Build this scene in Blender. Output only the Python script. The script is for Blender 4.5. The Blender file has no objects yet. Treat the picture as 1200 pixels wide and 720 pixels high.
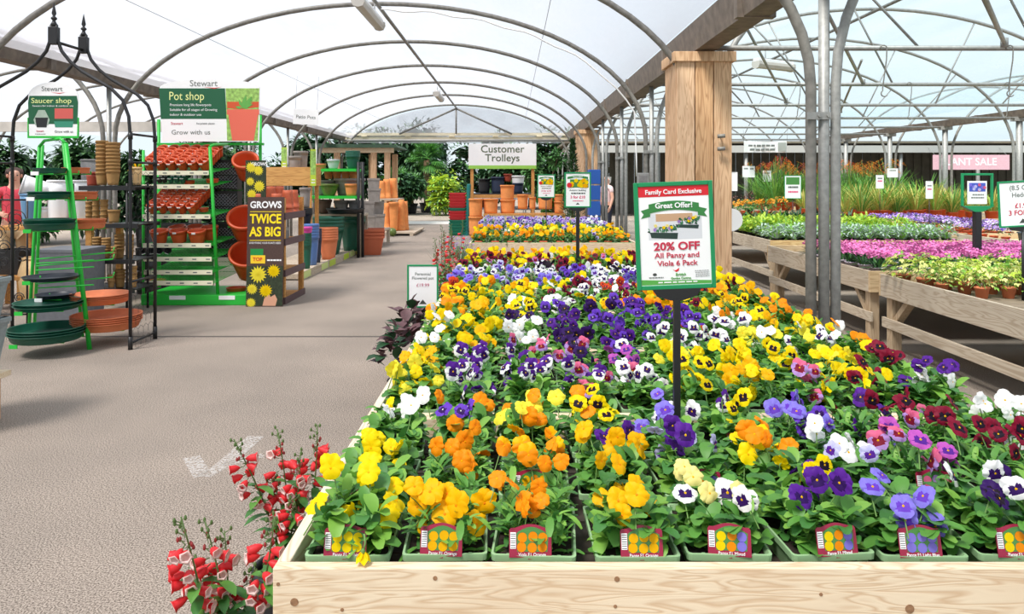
import bpy, math, random
from mathutils import Vector, Matrix, Euler
random.seed(7)
R = math.radians
PI = math.pi
scene = bpy.context.scene
COL = scene.collection
F = 867.0; EYE = 1.55; HX = 600.0; HY = 212.0

def P(x, y, d):
    """point seen at photo position (x, y) when it stands d metres away"""
    return Vector(((x - HX) / F * d, d, EYE + (HY - y) / F * d))

# ------------------------------------------------------------------ materials
MATS = {}
def srgb(c):
    def f(v):
        v /= 255.0
        return v / 12.92 if v <= 0.04045 else ((v + 0.055) / 1.055) ** 2.4
    return (f(c[0]), f(c[1]), f(c[2]), 1.0)

def mat(name, rgb, rough=0.6, metal=0.0, noise=0.0, nscale=20.0, transl=0.0, spec=0.5, bump=0.0, bscale=60.0):
    if name in MATS:
        return MATS[name]
    m = bpy.data.materials.new(name); m.use_nodes = True
    nt = m.node_tree; b = nt.nodes['Principled BSDF']
    c = srgb(rgb)
    b.inputs['Base Color'].default_value = c
    b.inputs['Roughness'].default_value = rough
    b.inputs['Metallic'].default_value = metal
    b.inputs['Specular IOR Level'].default_value = spec
    tc = None
    if noise > 0 or bump > 0:
        tc = nt.nodes.new('ShaderNodeTexCoord')
    if noise > 0:
        n = nt.nodes.new('ShaderNodeTexNoise'); n.inputs['Scale'].default_value = nscale
        n.inputs['Detail'].default_value = 4
        nt.links.new(tc.outputs['Object'], n.inputs['Vector'])
        r = nt.nodes.new('ShaderNodeValToRGB')
        r.color_ramp.elements[0].position = 0.3; r.color_ramp.elements[1].position = 0.72
        r.color_ramp.elements[0].color = (c[0]*(1-noise), c[1]*(1-noise), c[2]*(1-noise), 1)
        r.color_ramp.elements[1].color = (min(1, c[0]*(1+noise)), min(1, c[1]*(1+noise)), min(1, c[2]*(1+noise)), 1)
        nt.links.new(n.outputs['Fac'], r.inputs['Fac'])
        nt.links.new(r.outputs['Color'], b.inputs['Base Color'])
    if bump > 0:
        n2 = nt.nodes.new('ShaderNodeTexNoise'); n2.inputs['Scale'].default_value = bscale
        nt.links.new(tc.outputs['Object'], n2.inputs['Vector'])
        bp = nt.nodes.new('ShaderNodeBump'); bp.inputs['Strength'].default_value = bump
        bp.inputs['Distance'].default_value = 0.01
        nt.links.new(n2.outputs['Fac'], bp.inputs['Height'])
        nt.links.new(bp.outputs['Normal'], b.inputs['Normal'])
    if transl > 0:
        t = nt.nodes.new('ShaderNodeBsdfTranslucent'); t.inputs['Color'].default_value = c
        mx = nt.nodes.new('ShaderNodeMixShader'); mx.inputs[0].default_value = transl
        out = nt.nodes['Material Output']
        nt.links.new(b.outputs[0], mx.inputs[1]); nt.links.new(t.outputs[0], mx.inputs[2])
        nt.links.new(mx.outputs[0], out.inputs['Surface'])
    MATS[name] = m
    return m

def wood(name, rgb, dark, axis=0, ring=7.0, contrast=0.6, knots=True):
    """planed softwood: long grain along one axis, darker growth rings and knots"""
    if name in MATS: return MATS[name]
    m = bpy.data.materials.new(name); m.use_nodes = True
    nt = m.node_tree; b = nt.nodes['Principled BSDF']; b.inputs['Roughness'].default_value = 0.75
    b.inputs['Specular IOR Level'].default_value = 0.2
    tc = nt.nodes.new('ShaderNodeTexCoord'); mp = nt.nodes.new('ShaderNodeMapping')
    s = [ring*2.2]*3; s[axis] = ring*0.22
    mp.inputs['Scale'].default_value = s
    nt.links.new(tc.outputs['Object'], mp.inputs['Vector'])
    w = nt.nodes.new('ShaderNodeTexNoise'); w.inputs['Scale'].default_value = 1.0
    w.inputs['Detail'].default_value = 2.0; w.inputs['Distortion'].default_value = 0.6
    nt.links.new(mp.outputs[0], w.inputs['Vector'])
    mul = nt.nodes.new('ShaderNodeMath'); mul.operation = 'MULTIPLY'; mul.inputs[1].default_value = 9.0
    fr = nt.nodes.new('ShaderNodeMath'); fr.operation = 'PINGPONG'; fr.inputs[1].default_value = 0.5
    nt.links.new(w.outputs['Fac'], mul.inputs[0]); nt.links.new(mul.outputs[0], fr.inputs[0])
    r = nt.nodes.new('ShaderNodeValToRGB')
    r.color_ramp.elements[0].position = 0.02; r.color_ramp.elements[1].position = 0.32
    a, d = srgb(rgb), srgb(dark)
    mixd = tuple(a[i]*(1-contrast) + d[i]*contrast for i in range(3)) + (1,)
    r.color_ramp.elements[0].color = mixd; r.color_ramp.elements[1].color = a
    nt.links.new(fr.outputs[0], r.inputs['Fac'])
    big = nt.nodes.new('ShaderNodeTexNoise'); big.inputs['Scale'].default_value = 3.0
    nt.links.new(tc.outputs['Object'], big.inputs['Vector'])
    mr = nt.nodes.new('ShaderNodeMapRange'); mr.inputs[1].default_value = 0.45; mr.inputs[2].default_value = 0.75
    mr.inputs[3].default_value = 0.0; mr.inputs[4].default_value = 0.35
    nt.links.new(big.outputs['Fac'], mr.inputs[0])
    mx = nt.nodes.new('ShaderNodeMix'); mx.data_type = 'RGBA'; mx.inputs[7].default_value = mixd
    nt.links.new(mr.outputs[0], mx.inputs[0]); nt.links.new(r.outputs[0], mx.inputs[6])
    nt.links.new(mx.outputs[2], b.inputs['Base Color'])
    bp = nt.nodes.new('ShaderNodeBump'); bp.inputs['Strength'].default_value = 0.15; bp.inputs['Distance'].default_value = 0.004
    nt.links.new(fr.outputs[0], bp.inputs['Height']); nt.links.new(bp.outputs[0], b.inputs['Normal'])
    MATS[name] = m
    return m

# ------------------------------------------------------------------ mesh builder
class MB:
    def __init__(s):
        s.v = []; s.f = []; s.m = []; s.sm = []
    def add(s, vs, fs, mi=0, smooth=False):
        o = len(s.v); s.v.extend([tuple(q) for q in vs])
        for f in fs:
            s.f.append(tuple(i + o for i in f)); s.m.append(mi); s.sm.append(smooth)
    def box(s, lo, hi, mi=0, M=None):
        x0, y0, z0 = lo; x1, y1, z1 = hi
        vs = [Vector(q) for q in ((x0,y0,z0),(x1,y0,z0),(x1,y1,z0),(x0,y1,z0),(x0,y0,z1),(x1,y0,z1),(x1,y1,z1),(x0,y1,z1))]
        if M: vs = [M @ q for q in vs]
        s.add(vs, [(0,3,2,1),(4,5,6,7),(0,1,5,4),(1,2,6,5),(2,3,7,6),(3,0,4,7)], mi)
    def bar(s, a, b, w, h=None, mi=0):
        """rectangular bar from a to b"""
        a = Vector(a); b = Vector(b); h = h or w
        d = b - a; L = d.length
        q = d.to_track_quat('Z', 'Y').to_matrix().to_4x4()
        M = Matrix.Translation(a) @ q
        s.box((-w/2, -h/2, 0), (w/2, h/2, L), mi, M)
    def tube(s, pts, r, seg=8, mi=0, caps=True, smooth=True):
        pts = [Vector(p) for p in pts]; n = len(pts)
        rs = r if isinstance(r, (list, tuple)) else [r]*n
        vs = []; up = None
        for i, p in enumerate(pts):
            t = (pts[min(i+1, n-1)] - pts[max(i-1, 0)])
            if t.length < 1e-9: t = Vector((0,0,1))
            t.normalize()
            if up is None:
                up = t.orthogonal().normalized()
            else:
                up = (up - t*up.dot(t))
                if up.length < 1e-6: up = t.orthogonal()
                up.normalize()
            bi = t.cross(up)
            for k in range(seg):
                a = 2*PI*k/seg
                vs.append(p + (up*math.cos(a) + bi*math.sin(a))*rs[i])
        fs = []
        for i in range(n-1):
            for k in range(seg):
                k2 = (k+1) % seg
                fs.append((i*seg+k, i*seg+k2, (i+1)*seg+k2, (i+1)*seg+k))
        s.add(vs, fs, mi, smooth)
        if caps:
            o = len(s.v) - len(vs)
            s.f.append(tuple(o + k for k in reversed(range(seg)))); s.m.append(mi); s.sm.append(False)
            s.f.append(tuple(o + (n-1)*seg + k for k in range(seg))); s.m.append(mi); s.sm.append(False)
    def lathe(s, prof, seg=24, mi=0, M=None, smooth=True, closed=False):
        """prof: list of (r, z) or (r, z, mat)"""
        n = len(prof); vs = []
        for p in prof:
            for k in range(seg):
                a = 2*PI*k/seg
                q = Vector((p[0]*math.cos(a), p[0]*math.sin(a), p[1]))
                vs.append(M @ q if M else q)
        o = len(s.v); s.v.extend([tuple(q) for q in vs])
        for i in range(n-1):
            m = prof[i][2] if len(prof[i]) > 2 else mi
            for k in range(seg):
                k2 = (k+1) % seg
                s.f.append((o+i*seg+k, o+i*seg+k2, o+(i+1)*seg+k2, o+(i+1)*seg+k)); s.m.append(m); s.sm.append(smooth)
    def sqlathe(s, prof, ax=1.0, ay=1.0, mi=0, rnd=0.0, M=None):
        """square version of lathe: prof (half size, z)"""
        ring = []
        if rnd <= 0:
            ring = [(-1,-1),(1,-1),(1,1),(-1,1)]
        else:
            for cx, cy, a0 in ((1-rnd,-1+rnd,-90),(1-rnd,1-rnd,0),(-1+rnd,1-rnd,90),(-1+rnd,-1+rnd,180)):
                for j in range(4):
                    a = R(a0 + 30*j); ring.append((cx+rnd*math.cos(a), cy+rnd*math.sin(a)))
        seg = len(ring); vs = []
        for p in prof:
            for (x, y) in ring:
                q = Vector((x*p[0]*ax, y*p[0]*ay, p[1])); vs.append(M @ q if M else q)
        fs = []
        for i in range(len(prof)-1):
            for k in range(seg):
                k2 = (k+1) % seg
                fs.append((i*seg+k, i*seg+k2, (i+1)*seg+k2, (i+1)*seg+k))
        fs.append(tuple(reversed(range(seg))))
        fs.append(tuple((len(prof)-1)*seg + k for k in range(seg)))
        s.add(vs, fs, mi)
    def prism(s, pts, y0, y1, mi=0, M=None):
        """outline in x-z extruded from y0 to y1 (y0 is the front)"""
        n = len(pts)
        vs = [Vector((x, y0, z)) for x, z in pts] + [Vector((x, y1, z)) for x, z in pts]
        if M: vs = [M @ q for q in vs]
        fs = [tuple(range(n)), tuple(reversed(range(n, 2*n)))]
        for i in range(n):
            j = (i+1) % n
            fs.append((i, i+n, j+n, j))
        s.add(vs, fs, mi)
    def leaf(s, base, d, L, W, bend=0.4, mi=0, nseg=4, fold=0.25, side=None, tip=0.05):
        base = Vector(base); d = Vector(d).normalized()
        sd = Vector(side) if side else d.cross(Vector((0,0,1)))
        if sd.length < 1e-4: sd = Vector((1,0,0))
        sd.normalize(); up = sd.cross(d).normalized()
        vs = []; p = base.copy(); dd = d.copy(); 
        for i in range(nseg+1):
            t = i/nseg
            w = W*0.5*(math.sin(PI*(0.06+0.80*t))**0.75 if t < 1 else 0.0)
            if i == nseg: w = W*tip
            u2 = sd.cross(dd).normalized()
            vs += [p - sd*w + u2*w*fold, p, p + sd*w + u2*w*fold]
            dd = (dd - up*(bend/nseg) - Vector((0,0,bend/nseg*0.6))).normalized()
            p = p + dd*(L/nseg)
        fs = []
        for i in range(nseg):
            a = i*3
            fs += [(a, a+1, a+4, a+3), (a+1, a+2, a+5, a+4)]
        s.add(vs, fs, mi, True)
    def mesh(s, name, mats):
        me = bpy.data.meshes.new(name)
        me.from_pydata(s.v, [], s.f)
        for m in mats: me.materials.append(m)
        me.polygons.foreach_set('material_index', s.m)
        me.polygons.foreach_set('use_smooth', s.sm)
        me.update()
        return me
    def build(s, name, mats, parent=None, loc=None, rot=None, bevel=0):
        if not isinstance(mats, (list, tuple)): mats = [mats]
        return link(name, s.mesh(name, mats), parent, loc, rot, bevel)

def link(name, data, parent=None, loc=None, rot=None, bevel=0, scale=None):
    o = bpy.data.objects.new(name, data); COL.objects.link(o)
    if parent: o.parent = parent
    if loc is not None: o.location = loc
    if rot is not None: o.rotation_euler = rot
    if scale is not None: o.scale = (scale,)*3 if isinstance(scale, (int, float)) else scale
    if bevel:
        b = o.modifiers.new('edge', 'BEVEL'); b.width = bevel; b.segments = 2; b.limit_method = 'ANGLE'
    return o

def tag(o, label=None, cat=None, group=None, kind=None):
    if label: o['label'] = label
    if cat: o['category'] = cat
    if group: o['group'] = group
    if kind: o['kind'] = kind
    return o

def thing(name, label, cat, loc=(0,0,0), rot=(0,0,0), group=None, scale=1.0):
    o = bpy.data.objects.new(name, None); COL.objects.link(o)
    o.empty_display_size = 0.1
    o.location = loc; o.rotation_euler = rot; o.scale = (scale,)*3
    return tag(o, label, cat, group)

def kids(o):
    return [c for c in COL.objects if c.parent == o]

def copy_tree(o, parent=None, _k=None):
    c = o.copy(); COL.objects.link(c)
    if parent: c.parent = parent
    for ch in list(o.children): copy_tree(ch, c)
    return c

def rep(proto, loc, rot=None, label=None, group=None, scale=None, first=None):
    """a copy of a thing with its parts"""
    o = copy_tree(proto)
    o.location = loc
    if rot is not None: o.rotation_euler = rot
    if label: o['label'] = label
    if group: o['group'] = group
    if scale is not None: o.scale = (scale,)*3 if isinstance(scale, (int, float)) else scale
    return o

TXT = {}
def text_mesh(body, size, align='CENTER', bold=0.0, ext=0.0008, sp=1.0):
    key = (body, round(size, 5), align, bold, sp)
    if key in TXT: return TXT[key]
    cu = bpy.data.curves.new('lettering', 'FONT')
    cu.body = body; cu.size = size; cu.align_x = align; cu.align_y = 'CENTER'
    cu.extrude = ext; cu.offset = bold*size; cu.resolution_u = 3; cu.space_line = sp
    t = bpy.data.objects.new('lettering_source', cu); COL.objects.link(t)
    bpy.context.view_layer.update()
    dg = bpy.context.evaluated_depsgraph_get()
    me = bpy.data.meshes.new_from_object(t.evaluated_get(dg))
    bpy.data.objects.remove(t)
    me.name = 'lettering'; me.materials.clear()
    TXT[key] = me
    return me
def text(body, size, m, parent, loc, align='CENTER', bold=0.0, rot=(PI/2, 0, 0), name='lettering', sp=1.0, width=None):
    me = text_mesh(body, size, align, bold, sp=sp).copy()
    me.materials.append(m)
    o = link(name, me, parent, loc, rot)
    if width:
        w = max(v.co.x for v in me.vertices) - min(v.co.x for v in me.vertices)
        if w > 0: o.scale = (width/w, 1, 1)
    return o

# ------------------------------------------------------------------ palette
galv = mat('galvanised_steel', (148, 148, 145), 0.5, 0.2, noise=0.18, nscale=25)
galv_old = mat('weathered_steel', (128, 125, 119), 0.6, 0.2, noise=0.25, nscale=18)
gutter_m = mat('gutter_steel', (112, 100, 90), 0.65, 0.1, noise=0.3, nscale=9)
black_m = mat('black_metal', (28, 28, 30), 0.45)
blackpl = mat('black_plastic', (30, 31, 34), 0.5)
green_m = mat('bright_green_metal', (40, 190, 62), 0.4)
sgreen = mat('sign_green', (10, 140, 84), 0.35)
white_m = mat('white_card', (245, 245, 245), 0.5)
cream_m = mat('cream_shelf_lip', (238, 234, 205), 0.5)
terra = mat('terracotta', (208, 122, 84), 0.85, noise=0.10, nscale=9)
terrapl = mat('terracotta_plastic', (206, 84, 42), 0.4)
terradk = mat('terracotta_plastic_dark', (150, 58, 36), 0.5)
orangec = mat('orange_clay', (236, 150, 84), 0.85, noise=0.12, nscale=8)
greenpl = mat('dark_green_plastic', (24, 92, 72), 0.4)
bluegl = mat('blue_glaze', (88, 124, 184), 0.3)
greypot = mat('grey_fibreclay', (132, 130, 130), 0.9, noise=0.15, nscale=14, bump=0.3, bscale=40)
tanpot = mat('brown_fibre', (166, 128, 78), 0.85, noise=0.1, nscale=30)
whitegl = mat('white_glaze', (236, 236, 238), 0.3)
beigegl = mat('beige_glaze', (222, 184, 130), 0.5, noise=0.1)
greenglz = mat('olive_glaze', (96, 116, 52), 0.3, noise=0.2)
soil = mat('compost', (44, 32, 24), 0.95, noise=0.4, nscale=60)
traym = mat('pale_green_plastic', (168, 206, 154), 0.45, transl=0.15)
leafA = mat('leaf_mid_green', (94, 152, 62), 0.5, transl=0.25, noise=0.15, nscale=14)
leafB = mat('leaf_deep_green', (66, 122, 54), 0.5, transl=0.2, noise=0.15, nscale=14)
leafC = mat('leaf_fresh_green', (134, 186, 76), 0.5, transl=0.3, noise=0.12, nscale=14)
leafD = mat('leaf_dark', (30, 72, 38), 0.55, transl=0.1, noise=0.2, nscale=14)
lime_m = mat('leaf_lime', (182, 205, 66), 0.5, transl=0.3, noise=0.15)
ivy_m = mat('leaf_variegated_cream', (222, 224, 138), 0.5, transl=0.25, noise=0.2, nscale=40)
silver_m = mat('leaf_silver', (176, 194, 178), 0.7, transl=0.15, noise=0.12)
stemm = mat('stem_green', (104, 142, 70), 0.6)
wood_x = wood('pale_pine_across', (236, 216, 186), (190, 146, 100), 0, 13.0, 0.5)
wood_y = wood('pale_pine_along', (238, 224, 200), (178, 134, 90), 1, 6.0, 0.5)
wood_z = wood('post_timber', (214, 178, 142), (150, 104, 68), 2, 5.0, 0.55)
wgrey_y = wood('weathered_bench_along', (200, 186, 166), (146, 120, 94), 1, 6.0, 0.5)
wgrey_x = wood('weathered_bench_across', (212, 186, 148), (160, 124, 84), 0, 6.0, 0.5)
wgrey_z = wood('weathered_bench_leg', (190, 168, 140), (140, 110, 80), 2, 6.0, 0.5)
wood_z2 = wood('post_timber_light', (224, 190, 156), (160, 112, 76), 2, 6.0, 0.5)
wood_z3 = wood('post_timber_warm', (206, 166, 126), (140, 94, 58), 2, 4.5, 0.55)
wood_o = wood('orange_timber', (212, 156, 92), (150, 92, 44), 1, 6.0, 0.5)
# ================================================================== SETTING
# asphalt
def asphalt():
    m = bpy.data.materials.new('asphalt'); m.use_nodes = True
    nt = m.node_tree; b = nt.nodes['Principled BSDF']; b.inputs['Roughness'].default_value = 0.9
    b.inputs['Specular IOR Level'].default_value = 0.2
    tc = nt.nodes.new('ShaderNodeTexCoord')
    n1 = nt.nodes.new('ShaderNodeTexNoise'); n1.inputs['Scale'].default_value = 150; n1.inputs['Detail'].default_value = 6
    n2 = nt.nodes.new('ShaderNodeTexNoise'); n2.inputs['Scale'].default_value = 0.9; n2.inputs['Detail'].default_value = 5
    nt.links.new(tc.outputs['Object'], n1.inputs['Vector']); nt.links.new(tc.outputs['Object'], n2.inputs['Vector'])
    r = nt.nodes.new('ShaderNodeValToRGB')
    r.color_ramp.elements[0].position = 0.36; r.color_ramp.elements[1].position = 0.62
    r.color_ramp.elements[0].color = srgb((88, 78, 70)); r.color_ramp.elements[1].color = srgb((190, 177, 164))
    nt.links.new(n1.outputs['Fac'], r.inputs['Fac'])
    r2 = nt.nodes.new('ShaderNodeValToRGB')
    r2.color_ramp.elements[0].position = 0.3; r2.color_ramp.elements[1].position = 0.7
    r2.color_ramp.elements[0].color = (0.80, 0.80, 0.80, 1); r2.color_ramp.elements[1].color = (1.08, 1.06, 1.04, 1)
    nt.links.new(n2.outputs['Fac'], r2.inputs['Fac'])
    mx = nt.nodes.new('ShaderNodeMix'); mx.data_type = 'RGBA'; mx.blend_type = 'MULTIPLY'; mx.inputs[0].default_value = 1
    nt.links.new(r.outputs[0], mx.inputs[6]); nt.links.new(r2.outputs[0], mx.inputs[7])
    nt.links.new(mx.outputs[2], b.inputs['Base Color'])
    bp = nt.nodes.new('ShaderNodeBump'); bp.inputs['Strength'].default_value = 0.4; bp.inputs['Distance'].default_value = 0.004
    nt.links.new(n1.outputs['Fac'], bp.inputs['Height']); nt.links.new(bp.outputs[0], b.inputs['Normal'])
    return m
asph = asphalt()
g = MB(); g.box((-60, -12, -0.2), (60, 90, 0.0))
floor = tag(g.build('floor', asph), kind='structure')
# joint in the tarmac and the far threshold, its sun patch painted pale
g = MB(); g.box((-6.0, 7.33, 0.0), (-0.55, 7.38, 0.002))
tag(g.build('trim_1', mat('tar_joint', (92, 84, 78), 0.9)), kind='structure')
g = MB(); g.box((-6.2, 17.9, 0.0), (-0.6, 17.94, 0.002))
tag(g.build('trim_2', MATS['tar_joint']), kind='structure')
g = MB(); g.box((-6.2, 26.4, 0.0), (2.0, 28.2, 0.008))
tag(g.build('trim_3', mat('sunlit_threshold', (226, 220, 210), 0.9, noise=0.08)), kind='structure')
# worn painted arrow
def chalk():
    m = bpy.data.materials.new('worn_white_paint'); m.use_nodes = True
    nt = m.node_tree; b = nt.nodes['Principled BSDF']; b.inputs['Base Color'].default_value = srgb((235, 230, 224))
    b.inputs['Roughness'].default_value = 0.9
    tc = nt.nodes.new('ShaderNodeTexCoord'); n = nt.nodes.new('ShaderNodeTexNoise'); n.inputs['Scale'].default_value = 70
    nt.links.new(tc.outputs['Object'], n.inputs['Vector'])
    mr = nt.nodes.new('ShaderNodeMapRange'); mr.inputs[1].default_value = 0.42; mr.inputs[2].default_value = 0.56
    mr.inputs[3].default_value = 0.05; mr.inputs[4].default_value = 0.5
    nt.links.new(n.outputs['Fac'], mr.inputs[0]); nt.links.new(mr.outputs[0], b.inputs['Alpha'])
    return m
def ground(x, y):
    d = F*EYE/(y - HY); return Vector(((x-HX)/F*d, d, 0))
g = MB()
for a, b_, w in (((224, 536), (238, 559), 0.045), ((238, 559), (262, 546), 0.045), ((262, 546), (300, 512), 0.05), ((262, 546), (308, 534), 0.035)):
    A, B = ground(*a), ground(*b_); n = (B-A).cross(Vector((0,0,1))).normalized()*w
    z = Vector((0,0,0.0025))
    g.add([A-n+z, A+n+z, B+n+z, B-n+z], [(3,2,1,0)])
tag(g.build('painted_arrow', chalk()), 'worn white painted arrow mark on the tarmac', 'floor marking')

# roof sheets
def sheet_mat(name, col, fac_transp, tint):
    m = bpy.data.materials.new(name); m.use_nodes = True
    nt = m.node_tree; nt.nodes.remove(nt.nodes['Principled BSDF']); out = nt.nodes['Material Output']
    tr = nt.nodes.new('ShaderNodeBsdfTransparent'); tr.inputs['Color'].default_value = tint
    tl = nt.nodes.new('ShaderNodeBsdfTranslucent'); tl.inputs['Color'].default_value = col
    df = nt.nodes.new('ShaderNodeBsdfDiffuse'); df.inputs['Color'].default_value = col
    m1 = nt.nodes.new('ShaderNodeMixShader'); m1.inputs[0].default_value = 0.35
    nt.links.new(tl.outputs[0], m1.inputs[1]); nt.links.new(df.outputs[0], m1.inputs[2])
    m2 = nt.nodes.new('ShaderNodeMixShader')
    # faint streaks of dirt and folds in the film
    tc = nt.nodes.new('ShaderNodeTexCoord'); mp = nt.nodes.new('ShaderNodeMapping'); mp.inputs['Scale'].default_value = (1.5, 0.35, 1.5)
    n = nt.nodes.new('ShaderNodeTexNoise'); n.inputs['Scale'].default_value = 1.2; n.inputs['Detail'].default_value = 6
    nt.links.new(tc.outputs['Object'], mp.inputs['Vector']); nt.links.new(mp.outputs[0], n.inputs['Vector'])
    mr = nt.nodes.new('ShaderNodeMapRange'); mr.inputs[1].default_value = 0.3; mr.inputs[2].default_value = 0.7
    mr.inputs[3].default_value = max(0, 1-fac_transp-0.14); mr.inputs[4].default_value = min(1, 1-fac_transp+0.14)
    nt.links.new(n.outputs['Fac'], mr.inputs[0]); nt.links.new(mr.outputs[0], m2.inputs[0])
    nt.links.new(tr.outputs[0], m2.inputs[1]); nt.links.new(m1.outputs[0], m2.inputs[2])
    nt.links.new(m2.outputs[0], out.inputs['Surface'])
    return m
film = sheet_mat('milky_film', (0.66, 0.65, 0.70, 1), 0.5, (0.99, 0.97, 1.0, 1))
film_clear = sheet_mat('clear_film', (0.66, 0.76, 0.80, 1), 0.80, (0.93, 0.98, 1.0, 1))

SPRING = 2.2
def arch_pts(cx, a, apex, y, n=28, z0=SPRING, off=0.0, t0=0.0):
    pts = []
    for i in range(n+1):
        t = t0 + (PI-2*t0)*i/n
        pts.append(Vector((cx + (a+off)*math.cos(t), y, z0 + (apex-z0+off)*math.sin(t))))
    return pts
HOOPS = [-1.0, 2.0, 5.1, 8.3, 11.4, 14.5, 17.5, 20.5, 23.5, 26.6]
TUN = {'main': (-2.03, 4.09, 4.28), 'right': (7.05, 4.82, 4.92), 'outer_right': (17.0, 4.82, 4.92), 'outer_left': (-10.3, 4.0, 4.28)}
def sheet(name, key, m, y0=-5.0, y1=27.2):
    cx, a, apex = TUN[key]
    g = MB(); ys = [y0 + (y1-y0)*i/16 for i in range(17)]
    A = [arch_pts(cx, a, apex, y, 32, off=0.045, t0=0.43) for y in ys]
    vs = [p for r in A for p in r]; n = 33; fs = []
    for i in range(16):
        for k in range(32):
            fs.append((i*n+k, i*n+k+1, (i+1)*n+k+1, (i+1)*n+k))
    g.add(vs, fs, 0, True)
    return tag(g.build(name, m), kind='structure')
sheet('ceiling', 'main', film)
sheet('ceiling_right', 'right', film_clear)
sheet('ceiling_outer_right', 'outer_right', film_clear, -5, 40)
sheet('ceiling_outer_left', 'outer_left', film)

def hoop(key, y, leg=True, r=0.036, lo=0.0):
    cx, a, apex = TUN[key]
    pts = [Vector((cx+a, y, lo))] + [Vector((cx+a, y, 1.2))] + arch_pts(cx, a, apex, y, 36) + [Vector((cx-a, y, 1.2)), Vector((cx-a, y, lo))]
    g = MB(); g.tube(pts, r, 10)
    return tag(g.build('roof_hoop', galv_old if key != 'right' else galv), kind='structure')
for y in HOOPS:
    if y > 0: hoop('main', y)
    if y > 1: hoop('outer_left', y)
for y in HOOPS:
    if y > 4: hoop('right', y, r=0.034)
    if y > 9: hoop('outer_right', y, r=0.034)
for y in (29.6, 32.6, 35.6):
    hoop('right', y, r=0.034)
# ridge purlins
for key, r in (('main', 0.03), ('right', 0.034)):
    cx, a, apex = TUN[key]
    g = MB(); g.tube([(cx, -3, apex-0.07), (cx, 27.2, apex-0.07)], r, 8)
    tag(g.build('ridge_purlin', galv_old), kind='structure')
# side wires of the film
for off, z in ((-2.6, 3.72), (2.5, 3.75)):
    g = MB(); g.tube([(-2.03+off, -1, z), (-2.03+off, 26.5, z)], 0.004, 5)
    tag(g.build('roof_wire', galv_old), kind='structure')
# gutters at the valleys
def gutter(x, z0, z1, y0=-4, y1=27.0, w=0.16):
    g = MB()
    g.prism([(x-w, z1), (x-w*0.72, z0), (x+w*0.72, z0), (x+w, z1), (x+w-0.01, z1), (x+w*0.72-0.01, z0+0.03), (x-w*0.72+0.01, z0+0.03), (x-w+0.01, z1)], y0, y1)
    for y in HOOPS:
        g.box((x-w-0.012, y+1.4, z0-0.01), (x+w+0.012, y+1.5, z1+0.01))
    return tag(g.build('gutter_beam', gutter_m), kind='structure')
gutter(2.15, 3.0, 3.3)
gutter(-6.21, 3.02, 3.26)
gutter(12.0, 3.05, 3.22, 2, 30, 0.12)
# centre posts of the valleys
for x, z, n0 in ((2.15, 3.0, 5.1), (-6.21, 3.02, 5.1), (12.0, 3.06, 9)):
    for y in HOOPS:
        if y < n0-0.1 or (x > 2 and x < 3 and abs(y-8.3) < 0.1) or (x > 2 and x < 3 and abs(y-20.5) < 0.1): continue
        g = MB(); g.tube([(x, y, 0), (x, y, z)], 0.037 if x < 10 else 0.07, 10)
        if x < 10:
            for zz in (1.97,):
                g.box((x-0.13, y-0.046, zz), (x+0.03, y-0.03, zz+0.05))
                for bx in (-0.03, 0.03):
                    g.tube([(x+bx-0.02, y-0.06, zz+0.025), (x+bx-0.02, y-0.04, zz+0.025)], 0.012, 8)
        else:
            g.box((x-0.16, y-0.09, z-0.1), (x+0.16, y+0.09, z))
        o = tag(g.build('steel_post', galv), kind='structure')
# crop bars and braces of the right tunnel
cx, a, apex = TUN['right']
for y in HOOPS:
    if y < 8: continue
    g = MB(); g.tube([(2.25, y-0.05, 3.03), (11.9, y-0.05, 3.03)], 0.03, 8)
    for s in (-1, 1):
        for k, (u, v) in enumerate(((0.72, 0.52), (0.42, 0.25))):
            zt = SPRING + (apex-SPRING)*math.sqrt(1-u*u)
            g.tube([(cx+s*u*a, y, zt), (cx+s*v*a, y-0.05, 3.03)], 0.015, 6)
    tag(g.build('crop_bar', galv), kind='structure')
# long diagonal wind braces of the right tunnel
for p, q in ((P(962, 0, 8.3), P(1011, 97, 11.35)), (P(875, 33, 11.4), P(921, 118, 14.45)), (P(1148, -15, 5.2), P(1177, 50, 8.2)), (P(1010, 70, 14.5), P(985, 130, 17.4))):
    g = MB(); g.tube([p, q], 0.024, 6); g.tube([Vector(q)+Vector((0,0,0.05)), Vector(q)-Vector((0,0,0.05))], 0.04, 8)
    tag(g.build('wind_brace', galv), kind='structure')
# hooks hanging from the crop bars
hk = MB()
pts = [(0.035*math.sin(t)-0.03, 0, 0.03+0.035*math.cos(t)) for t in [R(-100+28*i) for i in range(8)]]
pts += [(0.0, 0, -0.1), (-0.04, 0, -0.42)] + [(-0.04+0.035*math.sin(t)+0.02, 0, -0.47-0.035*math.cos(t)) for t in [R(-150+30*i) for i in range(8)]]
hk.tube(pts, 0.007, 6); hkm = hk.mesh('hanging_hook', [galv_old])
hooks = [(4.15, 8.2), (5.55, 8.2), (6.9, 8.2), (4.4, 11.3), (6.1, 11.3), (7.6, 11.3)]
for i, (x, y) in enumerate(hooks):
    o = link('hanging_hook', hkm, None, (x, y, 2.99), (0, 0, R(random.uniform(-30, 30))))
    tag(o, 'long wire hook hanging from the overhead crop bar, %s bar, %s hook from the pillar' % (('nearest', 'second')[i//3], ('first', 'second', 'third')[i % 3]), 'hook', 'wire hooks on the crop bars')
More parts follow.
